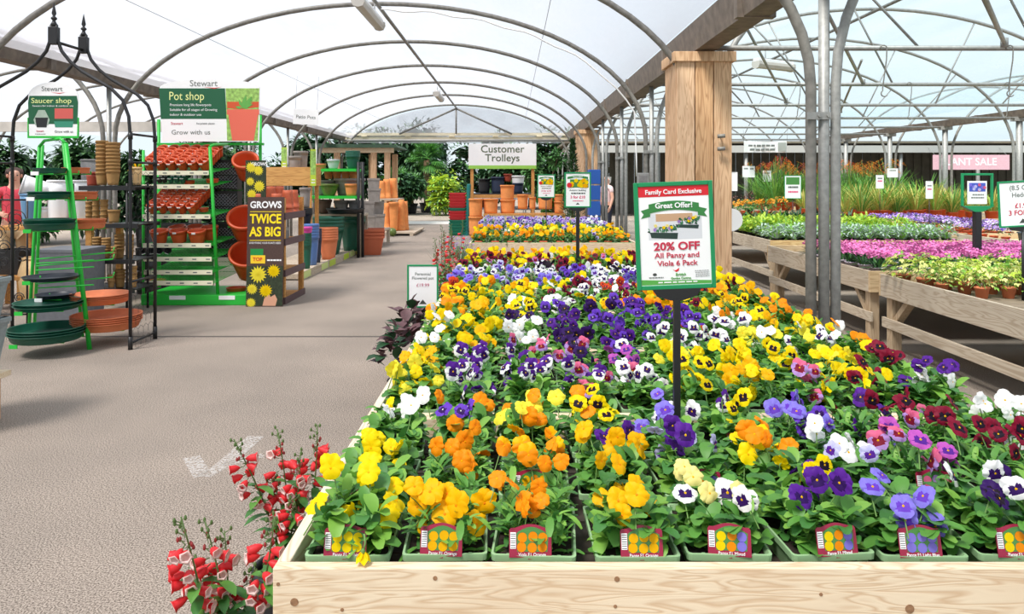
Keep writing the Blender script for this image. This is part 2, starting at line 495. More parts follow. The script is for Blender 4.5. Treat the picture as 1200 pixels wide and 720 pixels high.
# boxed timber pillars
def pillar(x, y, w, label):
    t = thing('timber_pillar', label, 'pillar', (x, y, 0)); t['kind'] = 'structure'
    h = w/2
    nb = 3; bw = w/nb
    for i in range(nb):
        g = MB(); g.box((-h+i*bw+0.006, -h, 0), (-h+(i+1)*bw-0.006, -h+0.025, 2.92)); g.build('board', (wood_z2, wood_z3, wood_z)[i], t, bevel=0.004)
        g = MB(); g.box((-h+i*bw+0.003, h-0.025, 0), (-h+(i+1)*bw-0.003, h, 2.92)); g.build('board', wood_z, t, bevel=0.004)
    for s in (-1, 1):
        for i in range(nb):
            g = MB(); g.box((s*(h-0.0125)-0.0125, -h+0.026+i*(w-0.052)/nb, 0), (s*(h-0.0125)+0.0125, -h+0.024+(i+1)*(w-0.052)/nb, 2.92)); g.build('board', wood_z, t, bevel=0.004)
    g = MB()
    g.box((-h-0.035, -h-0.035, 2.87), (h+0.035, -h-0.001, 2.98)); g.box((-h-0.035, h+0.001, 2.87), (h+0.035, h+0.035, 2.98))
    g.box((-h-0.035, -h-0.001, 2.87), (-h-0.001, h+0.001, 2.98)); g.box((h+0.001, -h-0.001, 2.87), (h+0.035, h+0.001, 2.98))
    g.build('collar', wood_z, t, bevel=0.004)
    if y < 10:
        for z in (2.04, 1.9):
            g = MB(); g.tube([(h-0.18, -h-0.05, z), (h-0.1, -h-0.07, z+0.005)], 0.022, 8); g.tube([(h-0.14, -h-0.06, z), (h-0.14, -h, z)], 0.008, 6)
            g.build('tap', galv_old, t)
    return t
pillar(2.13, 8.5, 0.62, 'tall boxed pine pillar holding the gutter, nearest one beside the big offer sign')
pillar(2.13, 21.0, 0.62, 'tall boxed pine pillar at the far end of the flower benches')

# far gable of the main tunnel: film above a cream beam
cx, a, apex = TUN['main']
g = MB(); A = arch_pts(cx, a, apex, 27.25, 32, t0=0.36)
g.add([Vector((p.x, 27.25, p.z)) for p in A], [tuple(range(len(A)))])
tag(g.build('wall_back', film), kind='structure')
g = MB(); g.box((-6.1, 27.05, 3.02), (2.1, 27.2, 3.16)); g.box((-6.1, 27.0, 3.2), (2.1, 27.2, 3.3))
for i in range(5): g.box((-5.5+i*1.6, 26.98, 3.16), (-5.3+i*1.6, 27.15, 3.2))
tag(g.build('gable_beam', mat('cream_timber', (222, 212, 184), 0.7, noise=0.15, nscale=3)), kind='structure')
g = MB(); g.tube([(cx, 26.9, apex-0.1), (-4.1, 26.9, 3.25)], 0.035, 8); g.tube([(cx, 26.9, apex-0.1), (0.0, 26.9, 3.25)], 0.035, 8)
g.tube([(cx, 26.9, apex-0.1), (cx, 26.9, 3.25)], 0.03, 8)
tag(g.build('gable_brace', galv_old), kind='structure')
g = MB(); g.tube([(-6.1, 26.6, 3.0), (2.1, 26.6, 3.0)], 0.04, 8)
tag(g.build('gable_tie', galv), kind='structure')
# left wall of the outer bay: pale fascia beam seen under the gutter
g = MB(); g.box((-14.2, 15.0, 2.55), (-6.3, 15.1, 2.75))
tag(g.build('fascia_beam', mat('pale_fascia', (206, 200, 190), 0.8, noise=0.15, nscale=4)), kind='structure')
# back of the right bays: dark fence and corrugated wall under low roofs
g = MB()
for i in range(150):
    x = 2.6 + i*0.2
    g.box((x, 35.0 + (i % 2)*0.04, 0), (x+0.19, 35.06+(i % 2)*0.04, 3.2))
tag(g.build('wall_right', mat('grey_green_sheet', (84, 82, 72), 0.8, noise=0.2, nscale=3)), kind='structure')
g = MB(); g.prism([(2.4, 3.0), (2.4, 2.9), (34, 2.9), (34, 3.0)], 31.5, 35.2)
g.prism([(2.4, 3.35), (2.4, 3.25), (34, 3.25), (34, 3.35)], 33.5, 42)
tag(g.build('lean_to_roof', mat('weathered_roofing', (120, 112, 98), 0.8, noise=0.25, nscale=2)), kind='structure')
g = MB(); g.box((2.4, 31.4, 2.75), (34, 31.5, 3.05))
tag(g.build('lean_to_fascia', mat('grey_fascia', (176, 176, 172), 0.8)), kind='structure')
for i in range(8):
    g = MB(); g.tube([(3.4+i*3.3, 31.6, 0), (3.4+i*3.3, 31.6, 2.8)], 0.08, 8)
    tag(g.build('lean_to_post', galv), kind='structure')
# ------------------------------------------------------------------ lights on the ridge
def batten(x, y, z, L, label, ang=0):
    t = thing('strip_light', label, 'light', (x, y, z), (0, 0, ang))
    g = MB()
    pr = [(-0.075, 0.05), (-0.085, 0.0), (-0.06, -0.055), (0, -0.07), (0.06, -0.055), (0.085, 0.0), (0.075, 0.05)]
    g.prism(pr, -L/2, L/2); g.build('diffuser', mat('lamp_cover', (206, 200, 190), 0.35, transl=0.2), t)
    g = MB(); g.box((-0.06, -L/2-0.03, 0.05), (0.06, L/2+0.03, 0.11)); g.build('body', white_m, t, bevel=0.01)
    for s in (-1, 1):
        g = MB(); g.prism([(-0.09, 0.06), (-0.095, 0), (-0.065, -0.06), (0, -0.078), (0.065, -0.06), (0.095, 0), (0.09, 0.06)], s*L/2-0.03, s*L/2+0.03)
        g.build('end_cap', mat('lamp_cap', (190, 186, 178), 0.5), t)
        g = MB(); g.tube([(0, s*L/4, 0.1), (0, s*L/4, 0.26)], 0.01, 6); g.build('bracket', galv, t)
    return t
batten(-2.1, 10.9, 4.0, 1.6, 'long strip light with a dull plastic cover under the ridge, nearest one')
batten(-2.14, 21.6, 4.0, 1.5, 'small strip light under the ridge near the far gable')
batten(4.78, 13.5, 3.64, 0.9, 'strip light hung in the right-hand tunnel beyond the pillar', R(-60))
# ================================================================== BENCHES
BX0, BX1 = -0.525, 1.72          # main run of benches
RIM = 0.70; DECK = 0.635
def bench(name, label, x0, x1, y0, y1, m_front, m_side, m_leg, rim=RIM, deck=DECK, board=0.15, th=0.03, rail=True, legs=((0.02, 0.02), (0.98, 0.02), (0.02, 0.98), (0.98, 0.98)), lw=0.09, brace=True, deck_m=None, group=None):
    t = thing(name, label, 'bench', ((x0+x1)/2, (y0+y1)/2, 0), group=group)
    cx, cy = (x0+x1)/2, (y0+y1)/2
    ax, bx, ay, by = x0-cx, x1-cx, y0-cy, y1-cy
    e = 0.003
    g = MB(); g.box((ax, ay, rim-board), (bx, ay+th, rim))
    g.build('front_board', m_front, t, bevel=e)
    g = MB(); g.box((ax, by-th, rim-board), (bx, by, rim)); g.build('back_board', m_front, t, bevel=e)
    for s, u in ((1, ax), (-1, bx-th)):
        g = MB(); g.box((u, ay+th+.001, rim-board), (u+th, by-th-.001, rim)); g.build('side_board', m_side, t, bevel=e)
    g = MB(); n = max(3, int((by-ay-2*th)/0.16)); w = (by-ay-2*th)/n
    for i in range(n):
        g.box((ax+th+.002, ay+th+i*w+0.006, deck-0.02), (bx-th-.002, ay+th+(i+1)*w-0.006, deck))
    g.build('deck', deck_m or m_front, t)
    for fx, fy in legs:
        lx = ax+th+(bx-ax-2*th-lw)*fx; ly = ay+th+(by-ay-2*th-lw)*fy
        g = MB(); g.box((lx, ly, 0), (lx+lw, ly+lw, deck-0.022)); g.build('leg', m_leg, t, bevel=e)
        if brace:
            sx = 1 if fx < 0.5 else -1; sy = 1 if fy < 0.5 else -1
            g = MB(); g.bar((lx+lw/2, ly+lw/2+sy*lw*0.45, deck-0.34), (lx+lw/2, ly+lw/2+sy*0.34, deck-0.06), 0.07, 0.05); g.build('brace', m_leg, t)
    if rail:
        for s, u in ((1, ax-0.002), (-1, bx-0.022)):
            g = MB(); g.box((u+0.02, ay+0.02, 0.22), (u+0.045, by-0.02, 0.31)); g.build('lower_rail', m_side, t, bevel=e)
    return t
ORD = ['first', 'second', 'third', 'fourth', 'fifth', 'sixth', 'seventh', 'eighth', 'ninth', 'tenth', 'eleventh', 'twelfth', 'thirteenth',
       'fourteenth', 'fifteenth', 'sixteenth', 'seventeenth', 'eighteenth', 'nineteenth', 'twentieth', 'twenty-first', 'twenty-second', 'twenty-third', 'twenty-fourth', 'twenty-fifth', 'twenty-sixth', 'twenty-seventh']
NB = 6; BP = 1.06; Y0 = 1.622
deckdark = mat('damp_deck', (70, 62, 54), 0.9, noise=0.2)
for k in range(NB):
    lab = 'pale pine display bench full of pansy packs with knotty board facing the viewer' if k == 0 else 'pale pine display bench of pansies, %s bench of the run behind the front one' % ORD[k-1]
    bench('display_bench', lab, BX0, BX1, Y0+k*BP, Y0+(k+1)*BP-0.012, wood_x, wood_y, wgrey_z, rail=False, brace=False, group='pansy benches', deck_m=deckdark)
# screws and knots on the front board
frontb = [o for o in COL.objects if o.name == 'front_board'][0]
for px, py, r in ((326, 685, .004), (510, 678, .005), (723, 679, .006), (345, 706, .009), (401, 715, .004), (721, 711, .004), (962, 697, .004), (1066, 714, .010)):
    p = P(px, py, Y0)
    g = MB(); g.tube([(p.x-frontb.parent.location.x, Y0-0.001-frontb.parent.location.y, p.z), (p.x-frontb.parent.location.x, Y0+0.004-frontb.parent.location.y, p.z)], r, 12)
    g.build('knot', mat('pine_knot', (150, 112, 80), 0.8, noise=0.3, nscale=120), frontb)
FAR0 = 10.1
for k in range(3):
    bench('display_bench', ('pale pine bench of golden violas facing the pot display, beyond the gap', 'far pine bench carrying the lilac violas, middle of the far run', 'last pine bench of the far run, beside the terracotta pots')[k],
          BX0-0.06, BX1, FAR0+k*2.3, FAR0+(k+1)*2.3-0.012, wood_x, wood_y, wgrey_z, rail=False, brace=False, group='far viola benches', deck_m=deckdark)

# ================================================================== PANSIES
def pm(name, rgb): return mat('petal_'+name, rgb, 0.55, transl=0.28, noise=0.06, nscale=30, spec=0.2)
C = {
 'yellow': pm('yellow', (255, 222, 0)), 'gold': pm('gold', (255, 190, 0)), 'orange': pm('orange', (255, 152, 10)), 'cream': pm('cream', (250, 236, 150)),
 'white': pm('white', (252, 250, 248)), 'purple': pm('purple', (92, 36, 150)), 'deep': pm('deep_purple', (52, 18, 92)), 'blue': pm('blue', (142, 128, 228)),
 'lilac': pm('lilac', (190, 150, 220)), 'burg': pm('burgundy', (136, 20, 50)), 'pink': pm('pink', (232, 110, 150)), 'rust': pm('rust', (212, 72, 22)),
 'black': pm('near_black', (30, 14, 34)), 'mauve': pm('mauve', (196, 90, 190)), 'paleblue': pm('pale_blue', (206, 204, 244)), 'lemon': pm('lemon', (255, 238, 70)),
 'violet': pm('violet', (110, 64, 196)),
}
# variety: (upper petals, lower petals, blotch, eye, words)
VAR = {
 'Y': ('yellow', 'yellow', 'yellow', 'gold', 'clear yellow'),
 'G': ('gold', 'gold', 'gold', 'orange', 'golden yellow'),
 'O': ('orange', 'orange', 'orange', 'gold', 'bright orange'),
 'A': ('gold', 'orange', 'orange', 'gold', 'amber orange'),
 'L': ('lemon', 'lemon', 'lemon', 'gold', 'lemon yellow'),
 'W': ('white', 'white', 'white', 'gold', 'pure white'),
 'B': ('blue', 'blue', 'violet', 'gold', 'lavender blue'),
 'P': ('purple', 'purple', 'deep', 'gold', 'rich purple'),
 'D': ('deep', 'deep', 'black', 'gold', 'dark purple'),
 'V': ('violet', 'violet', 'deep', 'white', 'violet'),
 'T': ('purple', 'white', 'deep', 'gold', 'purple-topped white'),
 'K': ('yellow', 'yellow', 'black', 'gold', 'dark-faced yellow'),
 'X': ('white', 'white', 'deep', 'gold', 'dark-faced white'),
 'R': ('burg', 'burg', 'black', 'gold', 'burgundy red'),
 'U': ('rust', 'rust', 'burg', 'gold', 'rusty orange'),
 'N': ('pink', 'lilac', 'burg', 'gold', 'pink'),
 'M': ('mauve', 'mauve', 'purple', 'gold', 'mauve'),
 'E': ('paleblue', 'paleblue', 'purple', 'gold', 'pale blue'),
 'Z': ('black', 'black', 'black', 'gold', 'almost black'),
 'C': ('cream', 'cream', 'cream', 'gold', 'cream'),
 'I': ('lilac', 'paleblue', 'purple', 'gold', 'lilac'),
}
def petal(g, ang, L, W, lay, mats, nu=5, nv=6, ruff=0.05, curl=0.12, rnd=None):
    """one petal of a flower facing -y, centre at the origin"""
    rnd = rnd or random
    mb, mo = mats
    ph = rnd.uniform(0, 6.28); vs = []
    ca, sa = math.cos(ang), math.sin(ang)
    for i in range(nu+1):
        u = i/nu
        w = W*0.5*math.sin(PI*min(1, 0.10+0.62*u**0.8))**0.9
        for j in range(nv+1):
            v = -1 + 2*j/nv
            ext = L*u*(1 - 0.20*v*v*u - 0.03*math.cos(v*9+ph)*u)
            x, z = v*w, ext
            y = -lay + curl*L*(u*u) + ruff*L*u*math.sin(4*v+ph) - 0.10*L*math.sin(PI*u)*(1-v*v)
            vs.append((x*ca + z*sa, y, -x*sa + z*ca))
    fs = []; n = nv+1; o = len(g.v); g.v.extend(vs)
    for i in range(nu):
        for j in range(nv):
            g.f.append((o+i*n+j, o+i*n+j+1, o+(i+1)*n+j+1, o+(i+1)*n+j))
            u = (i+0.5)/nu
            v = abs(-1 + 2*(j+0.5)/nv)
            g.m.append(mb if u < 0.58-0.25*v else mo); g.sm.append(True)
def flower_into(g, M, S, rnd, idx, detail=1):
    """idx: (upper, lower, blotch, eye, stem) slots"""
    h = MB(); up, lo, bl, ey, st = idx
    nu, nv = ((6, 6), (3, 3), (2, 2))[2-detail] if detail < 3 else (6, 6)
    if detail == 2: nu, nv = 6, 6
    elif detail == 1: nu, nv = 4, 4
    else: nu, nv = 2, 2
    k = [rnd.uniform(.88, 1.1) for _ in range(5)]
    petal(h, R(-30), 0.56*S*k[0], 0.58*S, 0.000, (up, up), nu, nv, .09, .10, rnd)
    petal(h, R(28), 0.55*S*k[1], 0.58*S, 0.004*S, (up, up), nu, nv, .09, .16, rnd)
    petal(h, R(-94), 0.50*S*k[2], 0.50*S, 0.055*S, (bl, lo), nu, nv, .08, .05, rnd)
    petal(h, R(92), 0.50*S*k[3], 0.50*S, 0.06*S, (bl, lo), nu, nv, .08, .10, rnd)
    petal(h, R(180), 0.50*S*k[4], 0.74*S, 0.10*S, (bl, lo), nu, nv, .10, rnd.uniform(-.15, .15), rnd)
    if detail >= 1:
        e = 0.055*S; d = -0.12*S
        h.add([(0, d-0.02*S, 0), (e, d, 0.0), (0.5*e, d, -e), (-0.5*e, d, -e), (-e, d, 0), (0, d, e)], [(0,1,2), (0,2,3), (0,3,4), (0,4,5), (0,5,1)], ey)
    vs = [M @ Vector(q) for q in h.v]; o = len(g.v)
    g.v.extend([tuple(q) for q in vs]); g.f.extend([tuple(i+o for i in f) for f in h.f]); g.m.extend(h.m); g.sm.extend(h.sm)
def face_mat(pos, yaw, pitch, roll):
    return Matrix.Translation(pos) @ Matrix.Rotation(yaw, 4, 'Z') @ Matrix.Rotation(-pitch, 4, 'X') @ Matrix.Rotation(roll, 4, 'Y')

FLOWER = {}
def flower_mesh(code, k, detail=2):
    key = (code, k, detail)
    if key in FLOWER: return FLOWER[key]
    rnd = random.Random(hash(code) % 97 + k*13)
    rnd = random.Random(ord(code)*31 + k*13)
    u, l, b, e, _ = VAR[code]
    g = MB(); flower_into(g, Matrix(), 1.0, rnd, (0, 1, 2, 3, 4), detail)
    # nodding stem behind the face
    g.tube([(0, 0.03, 0), (0, 0.14, 0.02), (0, 0.2, -0.12), (0, 0.16, -0.6), (0, 0.1, -1.3)], 0.03, 5, 4, caps=False)
    FLOWER[key] = g.mesh('flower', [C[u], C[l], C[b], C[e], stemm])
    return FLOWER[key]
BUD = None
# foliage of a six-pack -------------------------------------------------
PW, PD = 0.186, 0.255
def foliage_mesh(seed, nleaf, nseg, slim=False):
    rnd = random.Random(seed); g = MB()
    for ix in range(2):
        for iy in range(3):
            bx = (-0.046 + 0.092*ix); by = -0.08 + 0.08*iy
            for k in range(nleaf):
                az = rnd.uniform(0, 2*PI); el = rnd.uniform(R(12), R(80)); 
                L = rnd.uniform(0.036, 0.066); W = L*(rnd.uniform(0.50, 0.66) if not slim else rnd.uniform(0.24, 0.34))
                h0 = rnd.uniform(0.0, 0.085)
                base = (bx+rnd.uniform(-.022, .022), by+rnd.uniform(-.022, .022), h0)
                d = (math.cos(az)*math.cos(el), math.sin(az)*math.cos(el), math.sin(el))
                g.leaf(base, d, L, W, rnd.uniform(0.3, 1.1), rnd.choice((0, 0, 1, 2)), nseg, rnd.uniform(.1, .4), tip=0.22)
    return g.mesh('foliage', [leafA, leafB, leafC, stemm])
FOL_NEAR = [foliage_mesh(i, 40, 4) for i in range(4)] + [foliage_mesh(40, 48, 4, True)]
FOL_FAR = [foliage_mesh(10+i, 22, 2) for i in range(4)]
def tray_mesh():
    g = MB(); a, b, h, t = PW/2, PD/2, 0.066, 0.003
    vs = []; 
    rings = [(0.86, 0.0), (0.965, h-0.016), (1.03, h-0.015), (1.04, h), (0.985, h), (0.94, h-0.012)]
    pts = [(-1,-1),(0.94,-1),(1,-1),(1,1),(-1,1)]
    ring = []
    for cx, cy, a0 in ((0.9,-0.93,-90),(0.9,0.93,0),(-0.9,0.93,90),(-0.9,-0.93,180)):
        for j in range(3):
            an = R(a0+45*j); ring.append((cx+.1*math.cos(an), cy+.07*math.sin(an)))
    n = len(ring)
    for s, z in rings:
        for x, y in ring: vs.append((x*a*s, y*b*s, z))
    fs = []
    for i in range(len(rings)-1):
        for k in range(n):
            k2 = (k+1) % n; fs.append((i*n+k, i*n+k2, (i+1)*n+k2, (i+1)*n+k))
    fs.append(tuple(reversed(range(n))))
    g.add(vs, fs, 0)
    # ribs on the wall faces
    for x in (-0.62, 0.62):
        g.box((x*a-.004, -b*1.005, 0.012), (x*a+.004, -b*.93, h-.002))
        g.box((x*a-.004, b*.93, 0.012), (x*a+.004, b*1.005, h-.002))
    return g.mesh('tray', [traym])
TRAY = tray_mesh()
def compost_mesh():
    g = MB(); rnd = random.Random(3); n = 8; vs = []; fs = []
    for i in range(n+1):
        for j in range(n+1):
            vs.append(((-0.93+1.86*i/n)*PW/2, (-0.93+1.86*j/n)*PD/2, 0.052+rnd.uniform(-.004, .004)))
    for i in range(n):
        for j in range(n): fs.append((i*(n+1)+j, (i+1)*(n+1)+j, (i+1)*(n+1)+j+1, i*(n+1)+j+1))
    g.add(vs, fs); return g.mesh('compost', [soil])
COMP = compost_mesh()
maroon = mat('label_maroon', (150, 24, 60), 0.3)
picgreen = mat('label_picture_green', (70, 130, 60), 0.3)
barm = mat('barcode_black', (40, 40, 40), 0.5)
def card(code, parent, loc, rz=0, tilt=-0.25, full=True):
    """printed plant label: maroon card, bar code, picture of the flowers, variety name"""
    g = MB(); w, h = 0.048, 0.062
    out = [(-w, 0), (w, 0), (w, h*0.92), (w*0.93, h)] + [(w*(0.72-1.44*i/8), h*(1.0+0.13*math.sin(PI*i/8))) for i in range(9)] + [(-w*0.93, h), (-w, h*0.92)]
    g.prism(out, 0, 0.0014)
    g.box((-0.005, 0.0002, -0.004), (0.005, 0.0012, 0.0))
    c = g.build('plant_label', maroon, parent, loc, (tilt, 0, rz))
    q = MB()
    q.prism([(-w*0.62, h*.2), (w*0.80, h*.2), (w*0.86, h*0.8)] + [(w*(0.70-1.3*i/6), h*(0.86+0.18*math.sin(PI*i/6))) for i in range(7)] + [(-w*0.66, h*.8)], -0.0006, -0.0001)
    q.build('picture', picgreen, c)
    u, l, b, e, _ = VAR[code]
    cols = [C[u], C[l]] if code not in MIXCODE else [C['yellow'], C['orange'], C['blue'], C['white']]
    for i, (x, z) in enumerate(((-.018, .042), (.006, .044), (.028, .042), (-.02, .022), (.004, .021), (.027, .022))):
        f = MB(); f.lathe([(0.0001, 0), (0.0108, 0), (0.0108, .0005)], 12, 0, Matrix.Translation((x, -0.0007, z)) @ Matrix.Rotation(PI/2, 4, 'X'), smooth=False)
        f.build('printed_flower', cols[(i if i < 3 else i+1) % len(cols)], c)
    q = MB(); q.box((-w*.95, -0.0008, h*.3), (-w*.68, -0.0001, h*.85))
    b1 = q.build('barcode', white_m, c)
    q = MB()
    for k in range(7): q.box((-w*.93, -0.0010, h*(.33+.075*k)), (-w*.70, -0.0008, h*(.355+.075*k)))
    q.build('bars', barm, b1)
    if full:
        text({'Y': 'Pansy F1 Yellow', 'G': 'Pansy F1 Orange', 'O': 'Viola F1 Orange', 'B': 'Pansy F1 Light Blue'}.get(code, 'Pansy F1 Mixed'), 0.0095, white_m, c, (0.004, -0.0006, h*.10))
    return c
MIXCODE = set('TPXMD')

# each row, nearest first, ten packs from the left edge; two letters = mixed pack
ROWS = [
 ['Y','G','O','G','XC','PK','B','DX','V','Y'],
 ['Y','O','A','GP','PE','YO','EW','NM','R','W'],
 ['YW','OV','OL','KO','XB','KT','VB','PR','RN','W'],
 ['LY','T','T','NT','XN','KY','GY','YN','RY','PW'],
 ['YG','T','NT','ND','XM','LY','Y','YK','YL','RY'],
 ['YW','YG','W','D','VP','X','X','LW','LX','OW'],
 ['YW','Y','WD','P','V','V','VU','WX','YG','Y'],
 ['GA','GY','YK','DV','D','VP','P','OW','KO','O'],
 ['AG','YG','YW','WX','KG','OV','AO','YR','GK','OY'],
 ['AK','Y','YK','RW','X','WR','YA','Y','GA','G'],
 ['U','AY','G','Y','R','UM','RU','RW','UR','RY'],
 ['B','BE','E','XB','YE','X','BX','EB','YX','Y'],
 ['E','BX','BE','EX','V','XE','VX','XE','Y','LY'],
 ['WL','XE','X','ZX','EZ','XW','ZX','XZ','ZW','X'],
 ['R','NR','RY','RN','R','YR','RY','R','RW','YR'],
 ['YR','R','YR','WR','RY','R','NY','YR','R','Y'],
 ['Y','GR','YO','Y','GY','YA','Y','YR','G','YG'],
 ['OY','Y','G','YA','Y','G','AY','Y','GY','Y'],
]
FARROWS = [
 ['A','G','O','A','G','O','AG','GE','GA','A'],
 ['Y','AG','YW','G','AY','L','G','Y','YG','YK'],
 ['YA','I','Y','GI','YL','Y','IY','Y','L','YG'],
 ['I','IE','I','IX','VI','I','EI','I','WI','I'],
 ['EI','I','V','I','E','I','IV','I','E','W'],
 ['I','E','I','VI','I','E','I','I','WI','I'],
 ['E','I','I','V','I','I','E','I','I','W'],
]
packs = []
def pack(codes, x, y, row, col, where, nf, near, group):
    ws = [VAR[c][4] for c in codes]
    desc = ws[0] if len(ws) == 1 else ws[0] + ' and ' + ws[1]
    n = len(desc.split())
    lab = '%s pansies, %s row%s, %s pack from left' % (desc, ORD[row], where, ORD[col])
    rnd = random.Random(row*100+col*7+(0 if near else 5000) + len(where))
    rz = R(rnd.uniform(-4, 4)); z = DECK + 0.001
    t = thing('pansy_pack', lab, 'pansy pack', (x, y, z), (0, 0, rz), group)
    link('tray', TRAY, t); link('compost', COMP, t)
    fol = rnd.choice(FOL_NEAR if near else FOL_FAR)
    if near and codes == 'O' and row == 0: fol = FOL_NEAR[4]
    s = rnd.uniform(0.9, 1.12)
    link('foliage', fol, t, (0, 0, 0.05), (0, 0, rnd.choice((0, PI))), scale=(rnd.uniform(.98, 1.08), rnd.uniform(.95, 1.05), s))
    det = 2 if y < 3.4 else 1 if y < 5.5 else 0
    small = 0.74 if (codes == 'O' and row == 0) else 1.0
    if small < 1: nf = 15
    for i in range(nf):
        c = rnd.choice(codes) if len(codes) > 1 else codes
        S = rnd.uniform(0.050, 0.068)*small
        a = rnd.uniform(0, 2*PI); q = math.sqrt(rnd.random())
        p = Vector((q*math.cos(a)*PW*0.52, q*math.sin(a)*PD*0.48, 0.05+rnd.uniform(0.06, 0.155)*s))
        yaw = rnd.gauss(0, 0.6); pit = rnd.uniform(-0.15, 0.85)
        if rnd.random() < 0.15: yaw += PI*rnd.choice((0.5, -0.5, 0.8))
        link('flower', flower_mesh(c, rnd.randrange(3), det), t, p, (-pit, rnd.gauss(0, .3), yaw), scale=(S, S*rnd.uniform(.8, 1.3), S*rnd.uniform(0.82, 1.05)))
    return t
CP = 0.2195
for r, row in enumerate(ROWS):
    bi, ri = divmod(r, 3)
    y = Y0 + bi*BP + 0.03 + 0.025 + PD/2 + ri*0.315
    for c, codes in enumerate(row):
        x = BX0 + 0.03 + 0.02 + PW/2 + 0.005 + c*CP
        if c == 9 and r < 3: pass
        if (x-0.12)/y > 0.70: continue
        rnd = random.Random(r*31+c)
        near = r < 12
        nf = rnd.randrange(8, 12) if r < 3 else rnd.randrange(11, 15)
        t = pack(codes, x+rnd.uniform(-.006, .006), y+rnd.uniform(-.008, .008), r, c, ' of front benches', nf, near, 'pansy packs on the front benches')
        packs.append(t)
        if r == 0 or (r, c) in ((1, 0), (1, 4), (1, 2), (2, 5), (2, 7), (2, 9), (1, 7)):
            card(codes[0], t, (rnd.uniform(-.01, .01), -PD/2-0.004 if r == 0 else -PD/2+0.0, 0.062), R(rnd.uniform(-6, 6)), full=(r < 2))
for r, row in enumerate(FARROWS):
    y = FAR0 + 0.22 + r*0.62*1.05
    for c, codes in enumerate(row):
        x = BX0 - 0.06 + 0.13 + c*0.222
        rnd = random.Random(r*53+c)
        if any(abs(y - (FAR0 + k*2.3)) < 0.18 for k in range(1, 3)): y += 0.2
        t = pack(codes, x, y, r, c, ' of far benches', 11, False, 'viola packs on the far benches')
        t.scale = (1.05, 1.6, 1.1)
        if r == 0:
            g = MB(); g.box((-0.05, -0.002, 0), (0.05, 0.0, 0.05)); g.build('plant_label', mat('label_rust', (190, 84, 40), 0.5), t, (0, -PD/2-0.004, 0.035), (-.3, 0, 0))
# a dropped yellow bloom on the front board
g = MB(); f = random.Random(5)
for i in range(5):
    a = 2*PI*i/5; g.leaf((0, 0, 0.018), (0.35*math.cos(a), 0.35*math.sin(a), -1), 0.03, 0.02, -0.3, 0, 3)
g.tube([(0, 0, 0.016), (0.004, 0.004, 0.034), (0.0, 0.012, 0.05)], 0.0025, 6, 1)
g.lathe([(0.001, 0.024), (0.005, 0.02), (0.004, 0.012)], 8, 1)
p = P(428, 662, 1.66)
tag(g.build('fallen_flower', [C['yellow'], stemm], None, (p.x, Y0+.014, RIM+0.013)), 'wilted yellow bloom lying on the top edge of the front board', 'flower')
# ================================================================== SIGNS ON STAKES
redm = mat('print_red', (216, 30, 44), 0.5); crim = mat('print_crimson', (196, 44, 72), 0.5)
greenp = mat('print_green', (52, 128, 62), 0.5); greyp = mat('print_grey', (120, 124, 120), 0.5); darkp = mat('print_dark', (66, 70, 66), 0.5)
pinkp = mat('print_pink', (222, 70, 120), 0.5); lgreen = mat('print_light_green', (88, 168, 72), 0.5)
def rect(g, x0, z0, x1, z1, y=-0.001, t=0.0006, mi=0): g.box((x0, y-t, z0), (x1, y, z1), mi)
def print_lines(c, x, z, w, n, m, pitch=0.008, th=0.003, y=-0.003):
    """print too small to read: short dashes in rows"""
    rnd = random.Random(n*7+int(abs(x)*1e4)); q = MB()
    for i in range(n):
        u = x-w/2*rnd.uniform(.7, 1); 
        while u < x+w/2*.95:
            k = rnd.uniform(.08, .2)*w; q.box((u, y-.0006, z-i*pitch), (min(u+k, x+w/2), y, z-i*pitch+th)); u += k+.03*w
    return q.build('small_print', m, c)
def framed(name, label, loc, w, h, rot, stake_to, stake_r, frame_m=sgreen, fw=0.014, stake_m=black_m, group=None, holder=True, square=True):
    """poster frame on a stake: local x-z plane, front towards -y, origin at the frame's lower centre"""
    t = thing(name, label, 'sign', loc, (0, rot, 0), group)
    g = MB(); a = w/2
    g.box((-a, -0.006, 0), (-a+fw, 0.006, h)); g.box((a-fw, -0.006, 0), (a, 0.006, h))
    g.box((-a+fw, -0.006, 0), (a-fw, 0.006, fw)); g.box((-a+fw, -0.006, h-fw), (a-fw, 0.006, h))
    g.build('frame', frame_m, t, bevel=0.002)
    g = MB(); g.box((-a+fw, -0.002, fw), (a-fw, 0.002, h-fw)); c = g.build('poster', white_m, t)
    if holder:
        g = MB(); g.prism([(-a*.62, 0.002), (a*.62, 0.002), (a*.5, -0.022), (0.02, -0.036), (-0.02, -0.036), (-a*.5, -0.022)], -0.009, 0.009)
        g.build('holder', black_m if stake_m == black_m else frame_m, t)
    L = loc[2]-stake_to
    g = MB()
    if square: g.box((-stake_r, -stake_r, -L), (stake_r, stake_r, -0.03))
    else: g.tube([(0, 0, -L), (0, 0, -0.02)], stake_r, 8)
    g.build('stake', stake_m, t, rot=(0, -rot, 0))
    return t, c
def mini_flowers(c, x0, z0, x1, z1, cols, n, r, seed=1, y=-0.004):
    rnd = random.Random(seed)
    for i in range(n):
        x = rnd.uniform(x0, x1); z = rnd.uniform(z0, z1)
        g = MB()
        for k in range(5):
            a = 2*PI*k/5
            g.lathe([(0.0001, 0), (r*.6, 0), (r*.6, .0004)], 8, 0, Matrix.Translation((x+r*.5*math.cos(a), y-0.0002*i-0.0001*k, z+r*.5*math.sin(a))) @ Matrix.Rotation(PI/2, 4, 'X'), False)
        g.build('printed_flower', cols[i % len(cols)], c)
